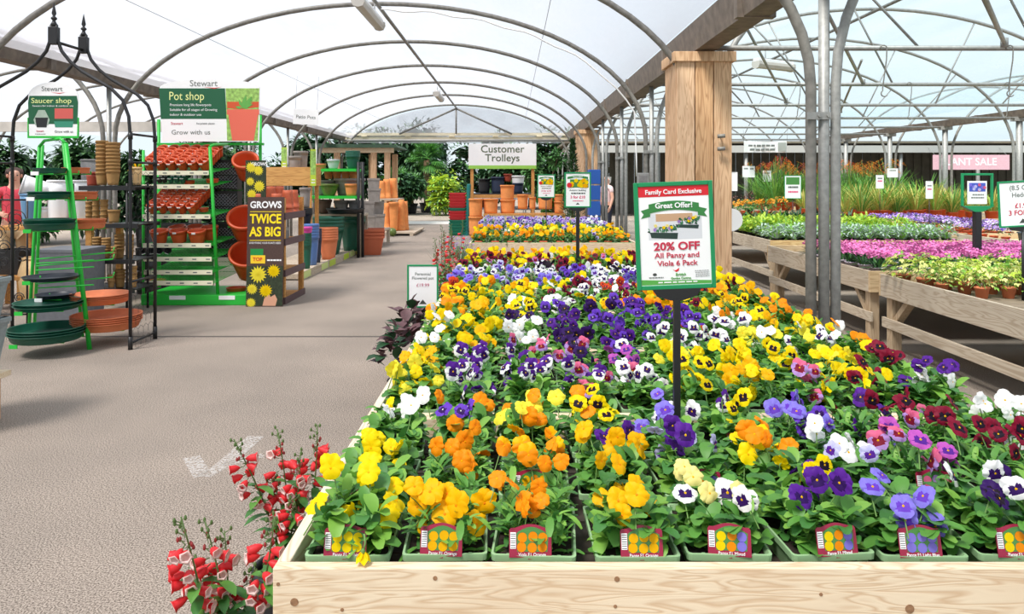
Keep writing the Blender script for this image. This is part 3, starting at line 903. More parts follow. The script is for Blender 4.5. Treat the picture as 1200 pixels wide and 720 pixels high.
# --- big offer sign
p = P(793, 339, 2.42); p.y = 2.42
t, c = framed('offer_sign', 'green framed poster on a black stake offering 20% off pansy packs, foremost of the signs', (p.x, p.y, p.z), 0.258, 0.352, R(-2.2), 0.60, 0.0105)
W2 = 0.115; H = 0.338
q = MB(); rect(q, -W2, H-0.034, W2, H, -0.002); q.build('banner', redm, c)
text('Family Card Exclusive', 0.021, white_m, c, (0, -0.0034, H-0.019), bold=0.02)
q = MB()
arc = [(x, H-0.062+0.014*math.cos(x/0.1*PI/2)) for x in [(-0.082+0.164*i/10) for i in range(11)]]
q.prism(arc + [(x, z-0.030) for x, z in reversed(arc)], -0.0035, -0.0021)
q.prism([(-0.108, H-0.078), (-0.078, H-0.070), (-0.078, H-0.098), (-0.108, H-0.104), (-0.099, H-0.090)], -0.0030, -0.0021)
q.prism([(0.108, H-0.078), (0.099, H-0.090), (0.108, H-0.104), (0.078, H-0.098), (0.078, H-0.070)], -0.0030, -0.0021)
q.build('ribbon', greenp, c)
text('Great Offer!', 0.024, white_m, c, (0, -0.0042, H-0.064), bold=0.025)
# picture of pansy trays on paving
q = MB(); rect(q, -0.085, H-0.175, 0.09, H-0.09, -0.002, 0.0002); q.build('picture', mat('print_paving', (214, 216, 220), 0.6), c)
q = MB(); rect(q, -0.06, H-0.115, 0.06, H-0.09, -0.0022, 0.0002); q.build('wall_picture', mat('print_timber', (196, 158, 124), 0.6), c)
for (cx, cz, w, h, sd) in ((-0.035, H-0.146, 0.046, 0.022, 1), (0.042, H-0.122, 0.038, 0.014, 2)):
    q = MB(); q.prism([(cx-w, cz-0.004), (cx+w, cz-0.008), (cx+w*.93, cz-h-0.006), (cx-w*.9, cz-h)], -0.0028, -0.0024); q.build('printed_tray', mat('print_tray', (34, 58, 50), 0.6), c)
    rnd = random.Random(sd); q = MB()
    for i in range(26):
        a = rnd.uniform(-.2, PI+.2); x = cx+rnd.uniform(-w, w); z = cz+rnd.uniform(-.004, .014)
        q.prism([(x, z-.004), (x+.006*math.cos(a)+.003, z+.004), (x+.011*math.cos(a), z+.010*math.sin(a)), (x+.004*math.cos(a)-.003, z+.005)], -0.0031-i*.00002, -0.0029)
    q.build('printed_leaves', mat('print_leaf', (52, 118, 76), 0.6), c)
    mini_flowers(c, cx-w*.8, cz+.004, cx+w*.8, cz+.02, [C['cream'], C['lilac'], C['yellow']], 6, 0.005, sd, -0.0040)
text('20% OFF', 0.036, crim, c, (0.005, -0.003, 0.140), bold=0.03, width=0.150)
text('All Pansy and', 0.024, crim, c, (0.005, -0.003, 0.111), bold=0.012, width=0.146)
text('Viola 6 Pack', 0.024, crim, c, (0.005, -0.003, 0.085), bold=0.012, width=0.132)
text('British', 0.013, lgreen, c, (0.015, -0.003, 0.048), bold=.01); text('Garden Centres', 0.010, lgreen, c, (0.015, -0.003, 0.036), bold=.01)
q = MB(); q.prism([(0.0, 0.056), (-0.011, 0.066), (-0.004, 0.062), (0.002, 0.064), (0.010, 0.070), (0.009, 0.061)], -0.0028, -0.002); q.build('butterfly_mark', redm, c)
q = MB(); q.prism([(-0.07+0.007*math.cos(2*PI*k/8), 0.05+0.005*math.sin(2*PI*k/8)) for k in range(8)], -0.0026, -0.002); q.build('tree_mark', darkp, c)
print_lines(c, -.07, .039, .055, 1, greyp)
print_lines(c, .083, .058, .05, 4, greyp, .006, .0015)
q = MB(); q.prism([(-0.114, 0.016), (0.114, 0.016), (0.114, 0.026), (0.05, 0.029), (-0.04, 0.030), (-0.114, 0.034)], -0.0026, -0.002); q.build('footer', lgreen, c)
print_lines(c, 0, .0215, .15, 1, white_m, .006, .004)
# --- pansy offer signs further back
for (px, py, d, w, lab, sr, st) in ((677, 243.5, 7.2, 0.258, 'green framed poster with yellow flowers and 3 for £10 on a thick black stake', 0.016, 0.68),
                                    (640, 232, 10.9, 0.262, 'small green framed flower poster on a thin stake, left of the 3 for £10 sign', 0.006, 0.68)):
    p = P(px, py, d)
    t, c = framed('flower_poster', lab, (p.x, p.y, p.z), w, 0.345, 0, st, sr, square=sr > .01)
    H = 0.33
    q = MB(); arc = [(-0.1+0.2*i/8, H-0.03+0.012*math.sin(PI*i/8)) for i in range(9)]
    q.prism(arc + [(x, z-0.022) for x, z in reversed(arc)], -0.0035, -0.0021); q.build('ribbon', greenp, c)
    text('Great Offer!', 0.018, white_m, c, (0, -0.0042, H-0.032), bold=.02)
    q = MB(); rect(q, -0.075, H-0.135, 0.105, H-0.055, -0.002); q.build('picture', picgreen, c)
    mini_flowers(c, -0.06, H-0.125, 0.095, H-0.062, [C['yellow'], C['yellow'], C['gold']], 13, 0.019, 5)
    q = MB(); q.lathe([(0.001, 0), (0.024, 0), (0.024, .001)], 14, 0, Matrix.Translation((-0.082, -0.006, H-0.11)) @ Matrix.Rotation(PI/2, 4, 'X'), False); q.build('price_spot', redm, c)
    text('Autumn bedding', 0.024, darkp, c, (0, -0.003, H-0.160)); print_lines(c, 0, H-.196, .16, 1, darkp, .02, .012)
    text('3 for £10', 0.038, pinkp, c, (0, -0.003, H-0.228), bold=.02)
    print_lines(c, 0, H-.268, .12, 1, pinkp, .02, .008)
    q = MB(); q.prism([(-0.02, 0.03), (0.02, 0.03), (0, 0.05)], -0.0026, -0.002); q.build('tree_mark', darkp, c)
# --- price sign at the aisle side
p = P(495.5, 361, 5.9)
t, c = framed('price_sign', 'small green framed sign priced £19.99 beside the aisle, left of the pansies', (p.x, p.y, p.z), 0.25, 0.345, 0, 0.0, 0.008, square=False)
text('Perennial', 0.034, greyp, c, (0, -0.003, 0.27)); text('Flowered pot', 0.032, greyp, c, (0, -0.003, 0.237))
text('£19.99', 0.038, mat('print_pale_crimson', (196, 100, 128), .5), c, (0, -0.003, 0.18))
q = MB(); q.prism([(-0.03, 0.03), (0.03, 0.03), (0.01, 0.055), (0, 0.066), (-0.012, 0.052)], -0.0026, -0.002); q.build('tree_mark', darkp, c)

# ================================================================== RIGHT-HAND BENCHES
def rb(label, x0, x1, y0, y1, **k):
    return bench('slatted_bench', label, x0, x1, y0, y1, wgrey_x, wgrey_y, wgrey_z, rim=0.70, deck=0.62, board=0.20, group='weathered plant benches', **k)
greydeck = mat('worn_deck', (128, 112, 94), 0.9, noise=0.2, nscale=6)
rb('weathered timber bench with ivy pots at its far end, nearest on the right', 3.36, 5.7, 2.9, 6.78, legs=((0, .0), (0, .5), (0, .985), (.98, 0), (.98, .985)), deck_m=greydeck)
rb('weathered timber bench of pink flowers behind the three pipes', 3.36, 6.2, 6.95, 9.75, legs=((0, .01), (0, .93), (.98, 0), (.98, .95)), deck_m=greydeck)
bench('slatted_bench', 'weathered timber bench of lime and silver foliage beside the pine pillar', 3.55, 6.3, 10.15, 13.0, wood('bench_end_board', (222, 190, 136), (170, 122, 74), 0, 6.0, .5), wgrey_y, wgrey_z, rim=0.73, deck=0.65, board=0.18, legs=((0, .0), (0, .9), (.5, 0), (.98, .95)), group='weathered plant benches', deck_m=greydeck)
rb('weathered bench of dark leaved pots beyond the lime foliage', 3.6, 6.6, 13.6, 16.4, brace=False)
rb('weathered bench of orange daisies far behind the pillar', 3.6, 6.6, 17.4, 20.4, brace=False)
rb('grey bench edged with purple asters, near part', 7.15, 10.4, 8.4, 11.9, brace=False)
rb('grey bench edged with purple asters, far part', 7.15, 10.4, 12.0, 15.6, brace=False)
rb('far bench of tall grasses beyond the purple asters', 7.3, 11.4, 16.6, 20.0, brace=False)
rb('far bench of orange spikes below the back wall', 7.3, 11.4, 21.0, 24.4, brace=False)
rb('far right bench of white-topped pots behind the green stand', 12.5, 17.0, 15.0, 21.0, brace=False)

# ------------------------------------------------------------------ potted plants of the right bays
def pot_mesh(rt, rb_, h, rim=0.012, seg=16, m=None):
    g = MB(); t = 0.006
    g.lathe([(0.001, 0), (rb_, 0), (rt*0.97, h-rim), (rt*1.06, h-rim), (rt*1.07, h), (rt-t, h), (rt*0.88-t, h*0.8), (0.001, h*0.8)], seg)
    return g.mesh('pot', [m or terra])
def tuft(g, n, L, W, spread, rnd, mi=0, base_r=0.04, el0=0.3, nseg=3, bend=.5, z0=0.0, mis=None):
    for i in range(n):
        az = rnd.uniform(0, 2*PI); el = rnd.uniform(el0, PI/2-0.05); r = base_r*math.sqrt(rnd.random())
        g.leaf((r*math.cos(az), r*math.sin(az), z0*rnd.random()), (math.cos(az)*math.cos(el)*spread, math.sin(az)*math.cos(el)*spread, math.sin(el)), L*rnd.uniform(.7, 1.15), W*rnd.uniform(.8, 1.2), bend*rnd.uniform(.3, 1.5), rnd.choice(mis) if mis else mi, nseg)
def dome(g, n, rx, h, L, W, rnd, mis, z0=0.05, nseg=3):
    """leaves or florets over a dome"""
    for i in range(n):
        a = rnd.uniform(0, 2*PI); r = math.sqrt(rnd.random())
        x, y = rx*r*math.cos(a), rx*r*math.sin(a); z = z0 + h*(1-r*r*0.8)*rnd.uniform(.55, 1)
        d = (math.cos(a)*r+rnd.gauss(0, .4), math.sin(a)*r+rnd.gauss(0, .4), rnd.uniform(.0, 1.0))
        g.leaf((x, y, z), d, L*rnd.uniform(.7, 1.2), W*rnd.uniform(.8, 1.2), rnd.uniform(0, .8), rnd.choice(mis), nseg)
def heads(g, n, rx, h0, h1, r, rnd, mis, seg=6):
    for i in range(n):
        a = rnd.uniform(0, 2*PI); q = math.sqrt(rnd.random()); x, y = rx*q*math.cos(a), rx*q*math.sin(a); z = h0+(h1-h0)*rnd.random()*(1-q*q*.4)
        M = Matrix.Translation((x, y, z)) @ Matrix.Rotation(rnd.gauss(-.5, .4), 4, 'X') @ Matrix.Rotation(rnd.gauss(0, .5), 4, 'Y')
        mi = rnd.choice(mis)
        # rayed flower: petals round a raised centre
        vs = [(0, 0, 0.15*r)]
        for k in range(seg*2):
            rr = r*(1.0 if k % 2 == 0 else .55); vs.append((rr*math.cos(PI*k/seg), rr*math.sin(PI*k/seg), 0.0 if k % 2 else -0.1*r))
        g.add([M @ Vector(v) for v in vs], [(0, k+1, (k+1) % (seg*2)+1) for k in range(seg*2)], mi, False)
def plant_proto(name, potm, rt, rb_, h, fol, folm, flo=None, flom=None, flname='flower_head', cat='plant'):
    """pot + foliage + flower mass; returns meshes for placing"""
    return dict(name=name, pot=pot_mesh(rt, rb_, h, m=potm), fol=fol.mesh('foliage', folm), flo=flo.mesh(flname, flom) if flo else None, h=h, cat=cat, flname=flname)
def place(pr, loc, label, group, s=1.0, rz=None, fols=None):
    t = thing(pr['name'], label, pr['cat'], loc, (0, 0, random.uniform(0, 6.28) if rz is None else rz), group, s)
    link('pot', pr['pot'], t); link('foliage', pr['fol'], t, (0, 0, pr['h']*.85))
    if pr['flo']: o = link(pr['flname'], pr['flo'], t, (0, 0, pr['h']*.85))
    return t
rn = random.Random(11)
pinkf = mat('petal_rose_pink', (232, 128, 190), 0.6, transl=0.2); pinkd = mat('petal_rose_deep', (206, 92, 160), 0.6, transl=0.2)
asterp = mat('petal_aster_purple', (110, 70, 180), 0.6, transl=.2); asterl = mat('petal_aster_lilac', (196, 160, 226), 0.6, transl=.2)
lpot = mat('lilac_pot', (214, 200, 214), 0.5)
def mk_pink():
    g = MB(); tuft(g, 46, 0.13, 0.02, 1, rn, 0, .05, .4, mis=[0, 1]); f = MB(); heads(f, 75, 0.12, 0.10, 0.17, 0.016, rn, [0, 0, 1])
    return plant_proto('pink_flowered_plant', lpot, .065, .048, .10, g, [leafD, leafB], f, [pinkf, pinkd])
PINK = [mk_pink() for _ in range(3)]
for r in range(8):
    for c in range(12):
        x = 3.5 + c*0.225; y = 7.12 + r*0.24
        if x > 6.1 or (r > 6): continue
        place(rn.choice(PINK), (x+rn.uniform(-.02, .02), y+rn.uniform(-.02, .02), .621), 'bushy pink flowered pot plant massed on the bench behind the ivy', 'pink flowered pots on the bench')
def mk_ivy():
    g = MB()
    for i in range(70):
        az = rn.uniform(0, 2*PI); q = rn.random()
        r = 0.04+.10*q; z = 0.10*(1-q)+.03+rn.uniform(0, .09)
        if rn.random() < .25: r *= 1.3; z -= .1*rn.random()
        x, y = r*math.cos(az), r*math.sin(az); a2 = az+rn.gauss(0, .5); L = rn.uniform(.035, .055)
        d = Vector((math.cos(a2), math.sin(a2), rn.uniform(-.6, .5)))
        # three-lobed ivy leaf
        mi = rn.choice((0, 0, 1, 2))
        for off, l in ((0, 1), (.8, .7), (-.8, .7)):
            dd = Vector((math.cos(a2+off), math.sin(a2+off), d.z)); g.leaf((x, y, z), dd, L*l, L*.55*l, .4, mi, 2)
    for i in range(7):
        az = 2*PI*i/7; g.tube([(0, 0, 0), (.06*math.cos(az), .06*math.sin(az), .06), (.13*math.cos(az), .13*math.sin(az), .01)], .0025, 4, 3, caps=False)
    return plant_proto('variegated_ivy', terra, .058, .042, .095, g, [ivy_m, lime_m, leafC, stemm], cat='plant')
IVY = [mk_ivy() for _ in range(3)]
for r, (y, n, x0) in enumerate(((5.85, 7, 3.72), (6.08, 9, 3.52), (6.30, 10, 3.5), (6.55, 11, 3.48))):
    for i in range(n):
        x = x0 + i*.205+rn.uniform(-.02, .02)
        if x > 5.6: continue
        place(rn.choice(IVY), (x, y+rn.uniform(-.02, .02), .621), 'cream and green ivy in a clay pot, %s row back on its bench' % ORD[r], 'ivy pots, %s row' % ORD[r], rn.uniform(.9, 1.1))
# empty black carrying tray next to the ivy
t = thing('carry_tray', 'empty black carrying tray on the near bench beside the ivy', 'tray', (4.55, 5.82, .622))
g = MB(); g.sqlathe([(1, 0), (1.04, .05), (1.07, .05), (1.07, .055), (1.0, .055), (.97, .006)], .27, .2, rnd=.1); g.build('body', blackpl, t)
for i in range(3):
    for j in range(2):
        g = MB(); g.lathe([(.045, .007), (.05, .03), (.046, .03), (.041, .008)], 12, 0, Matrix.Translation((-.16+.16*i, -.08+.16*j, 0))); g.build('cup', blackpl, t)
def mk_silver():
    g = MB(); dome(g, 80, .12, .12, .07, .028, rn, [0, 0, 0, 1]); tuft(g, 26, .13, .03, 1, rn, 0, .04, .5, mis=[0, 1])
    return plant_proto('silver_leaved_plant', blackpl, .055, .045, .09, g, [silver_m, leafC])
SIL = [mk_silver() for _ in range(2)]
for r in range(3):
    for c in range(12):
        place(rn.choice(SIL), (3.72+c*.215+rn.uniform(-.02, .02), 10.38+r*.24, .651), 'frosty silver leaved pot plant massed along the front of its bench', 'silver leaved pots', rn.uniform(.9, 1.1))
def mk_lime():
    g = MB(); dome(g, 75, .13, .16, .08, .032, rn, [0, 0, 1]); tuft(g, 24, .17, .035, 1, rn, 0, .05, .6, mis=[0, 1])
    return plant_proto('lime_leaved_plant', blackpl, .065, .05, .10, g, [lime_m, leafC])
LIM = [mk_lime() for _ in range(2)]
for r in range(5):
    for c in range(10):
        place(rn.choice(LIM), (3.75+c*.25+rn.uniform(-.03, .03), 11.2+r*.33, .651), 'lime green leafy pot plant massed behind the silver foliage', 'lime leaved pots', rn.uniform(.9, 1.25))
def mk_dark():
    g = MB(); tuft(g, 60, .26, .035, 1, rn, 0, .07, .25, 4, .9, mis=[0, 0, 1])
    return plant_proto('strap_leaved_plant', blackpl, .09, .07, .15, g, [leafD, leafB])
DRK = [mk_dark() for _ in range(2)]
for r in range(3):
    for c in range(8):
        place(rn.choice(DRK), (3.85+c*.36, 14.0+r*.7, .621), 'dark strap-leaved pot plant in a row beyond the lime foliage', 'dark strap-leaved pots', rn.uniform(.9, 1.15))
oranged = mat('petal_orange_daisy', (252, 160, 30), .6, transl=.2); crocm = mat('petal_fiery_orange', (238, 96, 40), .6, transl=.2)
def mk_daisy(fm, name, h=.3):
    g = MB(); dome(g, 70, .16, h, .10, .03, rn, [0, 1]); f = MB(); heads(f, 26, .17, h*.8, h*1.25, .035, rn, [0], 7)
    return plant_proto(name, terrapl, .10, .08, .16, g, [leafB, leafA], f, [fm])
DAI = [mk_daisy(oranged, 'orange_daisy')]
for r in range(3):
    for c in range(8):
        place(DAI[0], (3.85+c*.37, 17.8+r*.8, .621), 'orange daisy in a pot far behind the pipes', 'orange daisies', rn.uniform(.85, 1.15))
russetm = mat('leaf_russet', (128, 84, 76), .6, noise=.2)
RUS = [plant_proto('russet_leaved_shrub', blackpl, .12, .1, .2, (lambda g: (dome(g, 150, .26, .5, .10, .035, rn, [0, 0, 1]), g)[1])(MB()), [russetm, leafD])]
for i in range(6):
    place(RUS[0], (3.9+i*.5, 20.0, .621), 'russet leaved shrub in a pot behind the orange daisies', 'russet shrubs', rn.uniform(.9, 1.2))
# purple asters along the far grey bench
def mk_aster(fm):
    g = MB(); dome(g, 50, .11, .12, .06, .018, rn, [0, 1]); f = MB(); heads(f, 60, .13, .12, .19, .02, rn, [0, 0, 1], 7)
    return plant_proto('purple_aster', terrapl, .065, .05, .10, g, [leafD, leafB], f, fm)
AST = [mk_aster([asterp, asterl]), mk_aster([asterl, asterp]), mk_aster([asterl, white_m])]
for r in range(4):
    for c in range(16):
        y = 11.0+c*.27
        if r and c < 4: continue
        if abs(y-11.95) < .12: continue
        place(AST[0 if c > 12 else rn.choice((1, 1, 2)) if r < 3 else 0], (7.34+r*.26, y, .621), 'purple or lilac aster in a pot along the edge of the far grey bench', 'asters on the grey bench', rn.uniform(.9, 1.1))
def mk_mix(fm):
    g = MB(); dome(g, 90, .17, .22, .08, .028, rn, [0, 1]); f = MB(); heads(f, 22, .17, .18, .3, .02, rn, [0, 1], 6)
    return plant_proto('bushy_pot_plant', mat('blue_grey_pot', (88, 98, 108), .6), .11, .085, .17, g, [leafB, leafA], f, fm)
MIX = [mk_mix([pinkf, white_m]), mk_mix([white_m, C['cream']])]
for i in range(6):
    for r in range(2):
        place(MIX[(i+r) % 2], (7.42+r*.5, 8.75+i*.38, .621), 'bushy plant in a blue-grey pot near the green stand, speckled with pale flowers', 'bushy pots by the green stand', rn.uniform(.9, 1.15))
# tall grasses and orange spikes
def mk_grass(mis, mats, h, n=120, flo=None, fm=None, name='tall_grass', potm=terrapl, sp=.8):
    g = MB()
    for i in range(n):
        az = rn.uniform(0, 6.28); el = rn.uniform(1.0, 1.5); r = .09*math.sqrt(rn.random())
        g.leaf((r*math.cos(az), r*math.sin(az), 0), (math.cos(az)*math.cos(el)*sp, math.sin(az)*math.cos(el)*sp, math.sin(el)), h*rn.uniform(.5, 1.05), .016, rn.uniform(.1, .9), rn.choice(mis), 4)
    f = None
    if flo:
        f = MB()
        for i in range(flo):
            az = rn.uniform(0, 6.28); q = rn.uniform(.02, .22); top = Vector((q*math.cos(az), q*math.sin(az), h*rn.uniform(.85, 1.1)))
            f.tube([(0, 0, h*.3), top*.8, top], .004, 4, 1, caps=False)
            for k in range(12):
                a2 = rn.uniform(0, 6.28); b = top - Vector((-.02*math.cos(az)*k*.6, -.02*math.sin(az)*k*.6, .012*k*.8))
                f.leaf(b, (math.cos(a2), math.sin(a2), .5), .045, .02, .3, 0, 2)
    return plant_proto(name, potm, .12, .09, .19, g, mats, f, fm, 'flower_spike')
gold_m = mat('leaf_straw', (196, 186, 96), .6, transl=.2)
GRS = [mk_grass([0, 0, 1], [leafA, leafC], .8), mk_grass([0, 1, 1], [leafC, gold_m], .55), mk_grass([0, 1], [leafA, gold_m], .7)]
CRO = [mk_grass([0, 0, 1], [leafA, leafC], .8, 100, 14, [crocm, stemm], 'orange_spiked_plant'), mk_grass([0, 0, 1], [leafA, leafC], .7, 100, 12, [oranged, stemm], 'orange_spiked_plant')]
for r in range(3):
    for c in range(9):
        place(rn.choice(GRS[1:] if r == 0 else GRS), (7.6+c*.42+rn.uniform(-.05, .05), 16.95+r*1.15, .621), 'tall grass in an orange pot beyond the purple asters, one of a thick row', 'tall grasses', rn.uniform(1.05, 1.4))
for r in range(2):
    for c in range(9):
        place(rn.choice(CRO), (7.6+c*.42+rn.uniform(-.05, .05), 21.5+r*1.3, .621), 'plant with fiery orange flower spikes rising behind the tall grasses', 'orange spiked plants', rn.uniform(1.3, 1.75))
WSP = mk_grass([0, 1], [leafB, leafA], .5, 70, 7, [white_m, stemm], 'white_spired_plant')
for r in range(3):
    for c in range(7):
        place(WSP if (r+c) % 2 else GRS[1], (12.9+c*.6, 15.6+r*1.6, .621), 'leafy pot plant with pale spires on the far right bench behind the posts', 'pale spired plants', rn.uniform(.9, 1.2))

# ------------------------------------------------------------------ signs of the right bays
p = P(1199, 266, 5.75)
t, c = framed('price_sign', 'green framed price sign reading 3 for £5 standing among the ivy pots', (p.x, p.y, p.z), 0.37, 0.36, R(-3), 0.62, 0.011, square=False)
text('(8.5 CM)', .052, greyp, c, (0, -.003, .305), bold=.01); text('Hedera', .052, greyp, c, (0, -.003, .25), bold=.01)
text('£1.99', .052, crim, c, (0, -.003, .165), bold=.015); text('3 FOR £5', .055, crim, c, (0, -.003, .11), bold=.015)
q = MB(); q.prism([(-0.03, 0.03), (0.03, 0.03), (0.01, 0.055), (0, 0.066), (-0.012, 0.052)], -0.0026, -0.002); q.build('tree_mark', darkp, c)
# green stand
p = P(1145, 246, 7.7)
t = thing('poster_stand', 'bright green open frame holding a blue-flower poster on a thick black post', 'sign', (p.x, p.y, p.z))
g = MB(); w, h, k = .165, .38, .022
g.box((-w, -.012, 0.04), (-w+k, .012, h)); g.box((w-k, -.012, 0.04), (w, .012, h)); g.box((-w+k, -.012, h-k), (w-k, .012, h)); g.build('frame', sgreen, t, bevel=.003)
g = MB(); g.prism([(-w, .04), (w, .04), (.04, -.02), (-.04, -.02)], -.03, .03); g.build('holder', sgreen, t)
g = MB(); g.box((-.032, -.032, .62-p.z), (.032, .032, -.021)); g.build('post', black_m, t, bevel=.004)
g = MB(); g.box((-.10, -.004, .06), (.10, .004, .30)); c = g.build('poster', white_m, t)
q = MB(); rect(q, -.085, .19, .085, .28, -.0045); q.build('picture', mat('print_blue', (72, 92, 190), .5), c)
mini_flowers(c, -.075, .2, .075, .27, [C['blue'], C['paleblue'], C['pink']], 9, .016, 3, -.006)
print_lines(c, 0, .15, .14, 2, greyp, .03, .014, -.005)
def small_sign(px, py, d, w, h, label, stake_to, lines, pic=None, fm=white_m):
    p = P(px, py, d)
    t, c = framed('price_card', label, (p.x, p.y, p.z), w, h, 0, stake_to, .006, frame_m=fm, fw=.008, square=False, holder=False)
    H = h
    if pic:
        q = MB(); rect(q, -w*.4, h*.6, w*.4, h*.92, -.002); q.build('picture', pic, c)
    for i, (s, sz, m) in enumerate(lines): print_lines(c, 0, h*(.45 if pic else .70)-i*h*.2, w*.7, 1, m, .03, sz*.6)
small_sign(929, 233, 11.4, .26, .36, 'green framed plant poster on a stake among the lime foliage', .65, [('Bedding', .05, darkp), ('3 for £10', .05, pinkp)], picgreen, sgreen)
small_sign(858, 224, 10.6, .15, .27, 'plain white card on a stick beside the pine pillar', .65, [])
small_sign(1031, 221, 15.5, .16, .28, 'narrow white price card on a stick among the tall grass, nearest the pipes', .62, [('Grass', .05, greyp), ('£4.99', .05, pinkp)])
small_sign(1089, 233, 12.6, .12, .30, 'narrow white price card on a stick above the purple asters', .62, [('Aster', .04, greyp), ('£2.99', .04, pinkp)])
small_sign(1046, 208, 20.5, .30, .25, 'pale card on a stick deep among the orange spikes', .62, [('Perennials', .05, greyp)])
for k, (px, py, w) in enumerate(((874, 208, .2), (881, 208, .18), (899, 213, .26))):
    small_sign(px, py, 22+k*.3, w, .34, ('small white card far behind the pillar, leftmost of three', 'small white card far behind the pillar, middle of three', 'larger white card far behind the pillar, rightmost of three')[k], .62, [('£5', .08, greyp)])
# white paddle beside the pillar
p = P(858, 258, 10.25); t = thing('round_marker', 'blank round white marker board low beside the pine pillar', 'sign', (p.x, p.y+.05, p.z))
g = MB(); g.lathe([(.001, 0), (.16, 0), (.16, .01), (.001, .01)], 20, 0, Matrix.Rotation(PI/2, 4, 'X'), False); g.build('disc', white_m, t)
g = MB(); g.tube([(0, .012, .652-p.z), (0, .012, 0)], .008, 6); g.build('stick', white_m, t)
# banners at the back
p = P(897, 172, 22.0)
t = thing('white_banner', 'white banner with faint lettering hung across the bars far behind the pillar', 'banner', (p.x, p.y, p.z))
g = MB(); nn = 10; vs = []
for i in range(nn+1):
    x = -.64+1.28*i/nn; zt = .18-.03*math.sin(PI*i/nn); vs += [(x, .03*math.sin(i*1.3), -.17), (x, .03*math.sin(i*1.3), zt), (x, .03*math.sin(i*1.3)+.006, zt), (x, .03*math.sin(i*1.3)+.006, -.17)]
g.add(vs, [f for i in range(nn) for f in ((i*4, i*4+4, i*4+5, i*4+1), (i*4+2, i*4+6, i*4+7, i*4+3))]); c = g.build('sheet', white_m, t)
print_lines(c, -.12, .0, .8, 2, greyp, .12, .06, -.035); q = MB(); rect(q, .36, -.14, .60, .12, -.035); q.build('picture', mat('print_banner_pic', (170, 176, 170), .6), c)
for x in (-.64, .64):
    g = MB(); g.tube([(x, 0, .18), (x*1.03, .0, .5)], .006, 5); g.build('cord', galv, t)
p = P(1138, 190, 30.9)
t = thing('pink_banner', 'faded pink banner on the dark wall reading plant sale', 'banner', (p.x, p.y, p.z))
g = MB(); g.box((-1.60, -.01, -.32), (1.60, .01, .30)); c = g.build('sheet', mat('faded_pink', (226, 180, 190), .7, noise=.08), t)
text('PLANT SALE', .43, mat('faded_print', (250, 232, 236), .6), c, (-.1, -.012, 0), bold=.02)
for x in (-1.5, 1.5):
    g = MB(); g.tube([(x, 0, .29), (x, .5, .62)], .008, 5); g.build('cord', galv, t)
# ================================================================== LEFT: ARCH, SAUCERS, POTS
def round_pot(rt, rb_, h, rim=.03, t=.012, seg=28, rimout=1.06, flare=0):
    g = MB()
    pr = [(.001, 0), (rb_, 0)]
    n = 5
    for i in range(1, n+1):
        u = i/n; pr.append((rb_+(rt-rb_)*u + flare*math.sin(PI*u), (h-rim)*u))
    pr += [(rt*rimout, h-rim), (rt*rimout*1.01, h-.006), (rt*rimout*.985, h), (rt-t, h), (rt-t-.004, h-rim), (rb_-t*.5, .02), (.001, .02)]
    g.lathe(pr, seg); return g
def pot_thing(name, label, loc, m, rt, rb_, h, rot=(0, 0, 0), group=None, rimm=None, **k):
    """pot with body and a rim band"""
    t = thing(name, label, 'pot', loc, rot, group)
    g = round_pot(rt, rb_, h, **k); g.build('body', m, t)
    rim = k.get('rim', .03); ro = k.get('rimout', 1.06)
    g = MB(); g.lathe([(rt*ro+.001, h-rim*.85), (rt*ro+.006, h-rim*.8), (rt*ro+.006, h-.004), (rt*ro-.002, h+.001)], 28); g.build('rim', rimm or m, t)
    return t
# ---------------------------------------------- black garden arch
t = thing('garden_arch', 'black wrought metal garden arch with spiked finials and wire mesh sides', 'arch', (-4.2, 7.02, 0))
AY = 0.235
prof = [(.70, 0), (.70, 1.0), (.70, 1.95), (.685, 2.14), (.63, 2.29), (.52, 2.40), (.38, 2.48), (.26, 2.55), (.15, 2.64), (.07, 2.74), (.03, 2.85), (.022, 2.98)]
for s in (-1, 1):
    for k in (-1, 1):
        g = MB(); g.tube([(k*x, s*AY, z) for x, z in prof], .016, 8)
        if True: g.tube([(k*.70, s*AY, 0), (k*.70, s*AY, .12)], .021, 8)
        for z in (1.72, 1.96): g.tube([(k*.70, s*AY, z-.03), (k*.70, s*AY, z+.03)], .022, 8)
        g.build('post', black_m, t)
    g = MB(); g.box((-.04, s*AY-.03, 2.80), (.04, s*AY+.03, 2.96)); g.build('finial_block', black_m, t, bevel=.004)
    g = MB(); g.lathe([(.001, 2.96), (.022, 2.97), (.03, 2.985), (.02, 3.0), (.013, 3.02), (.026, 3.035), (.026, 3.045), (.010, 3.06), (.02, 3.085), (.014, 3.12), (.001, 3.19)], 12, 0, Matrix.Translation((0, s*AY, 0))); g.build('finial', black_m, t)
g = MB(); g.tube([(0, -AY, 2.83), (0, AY, 2.83)], .014, 8); g.build('ridge_bar', black_m, t)
for k in (-1, 1):
    for z in (.06, .62, 1.72, 1.98):
        g = MB(); g.tube([(k*.70, -AY, z), (k*.70, AY, z)], .011, 8); g.build('side_bar', black_m, t)
    # hexagonal wire of the side panel
    g = MB(); a = .055; zz = .06; row = 0
    while zz < 1.7:
        y = -AY + (0 if row % 2 == 0 else a*.87)
        while y < AY-.01:
            def pt(dy, dz): return (k*.70, max(-AY, min(AY, y+dy)), zz+dz)
            g.tube([pt(0, 0), pt(a*.87, a*.5)], .0018, 3, caps=False); g.tube([pt(0, 0), pt(-a*.87, a*.5)], .0018, 3, caps=False); g.tube([pt(0, -a), pt(0, 0)], .0018, 3, caps=False)
            y += 2*a*.87
        zz += 1.5*a*1.25; row += 1
    g.build('wire_mesh', black_m, t)
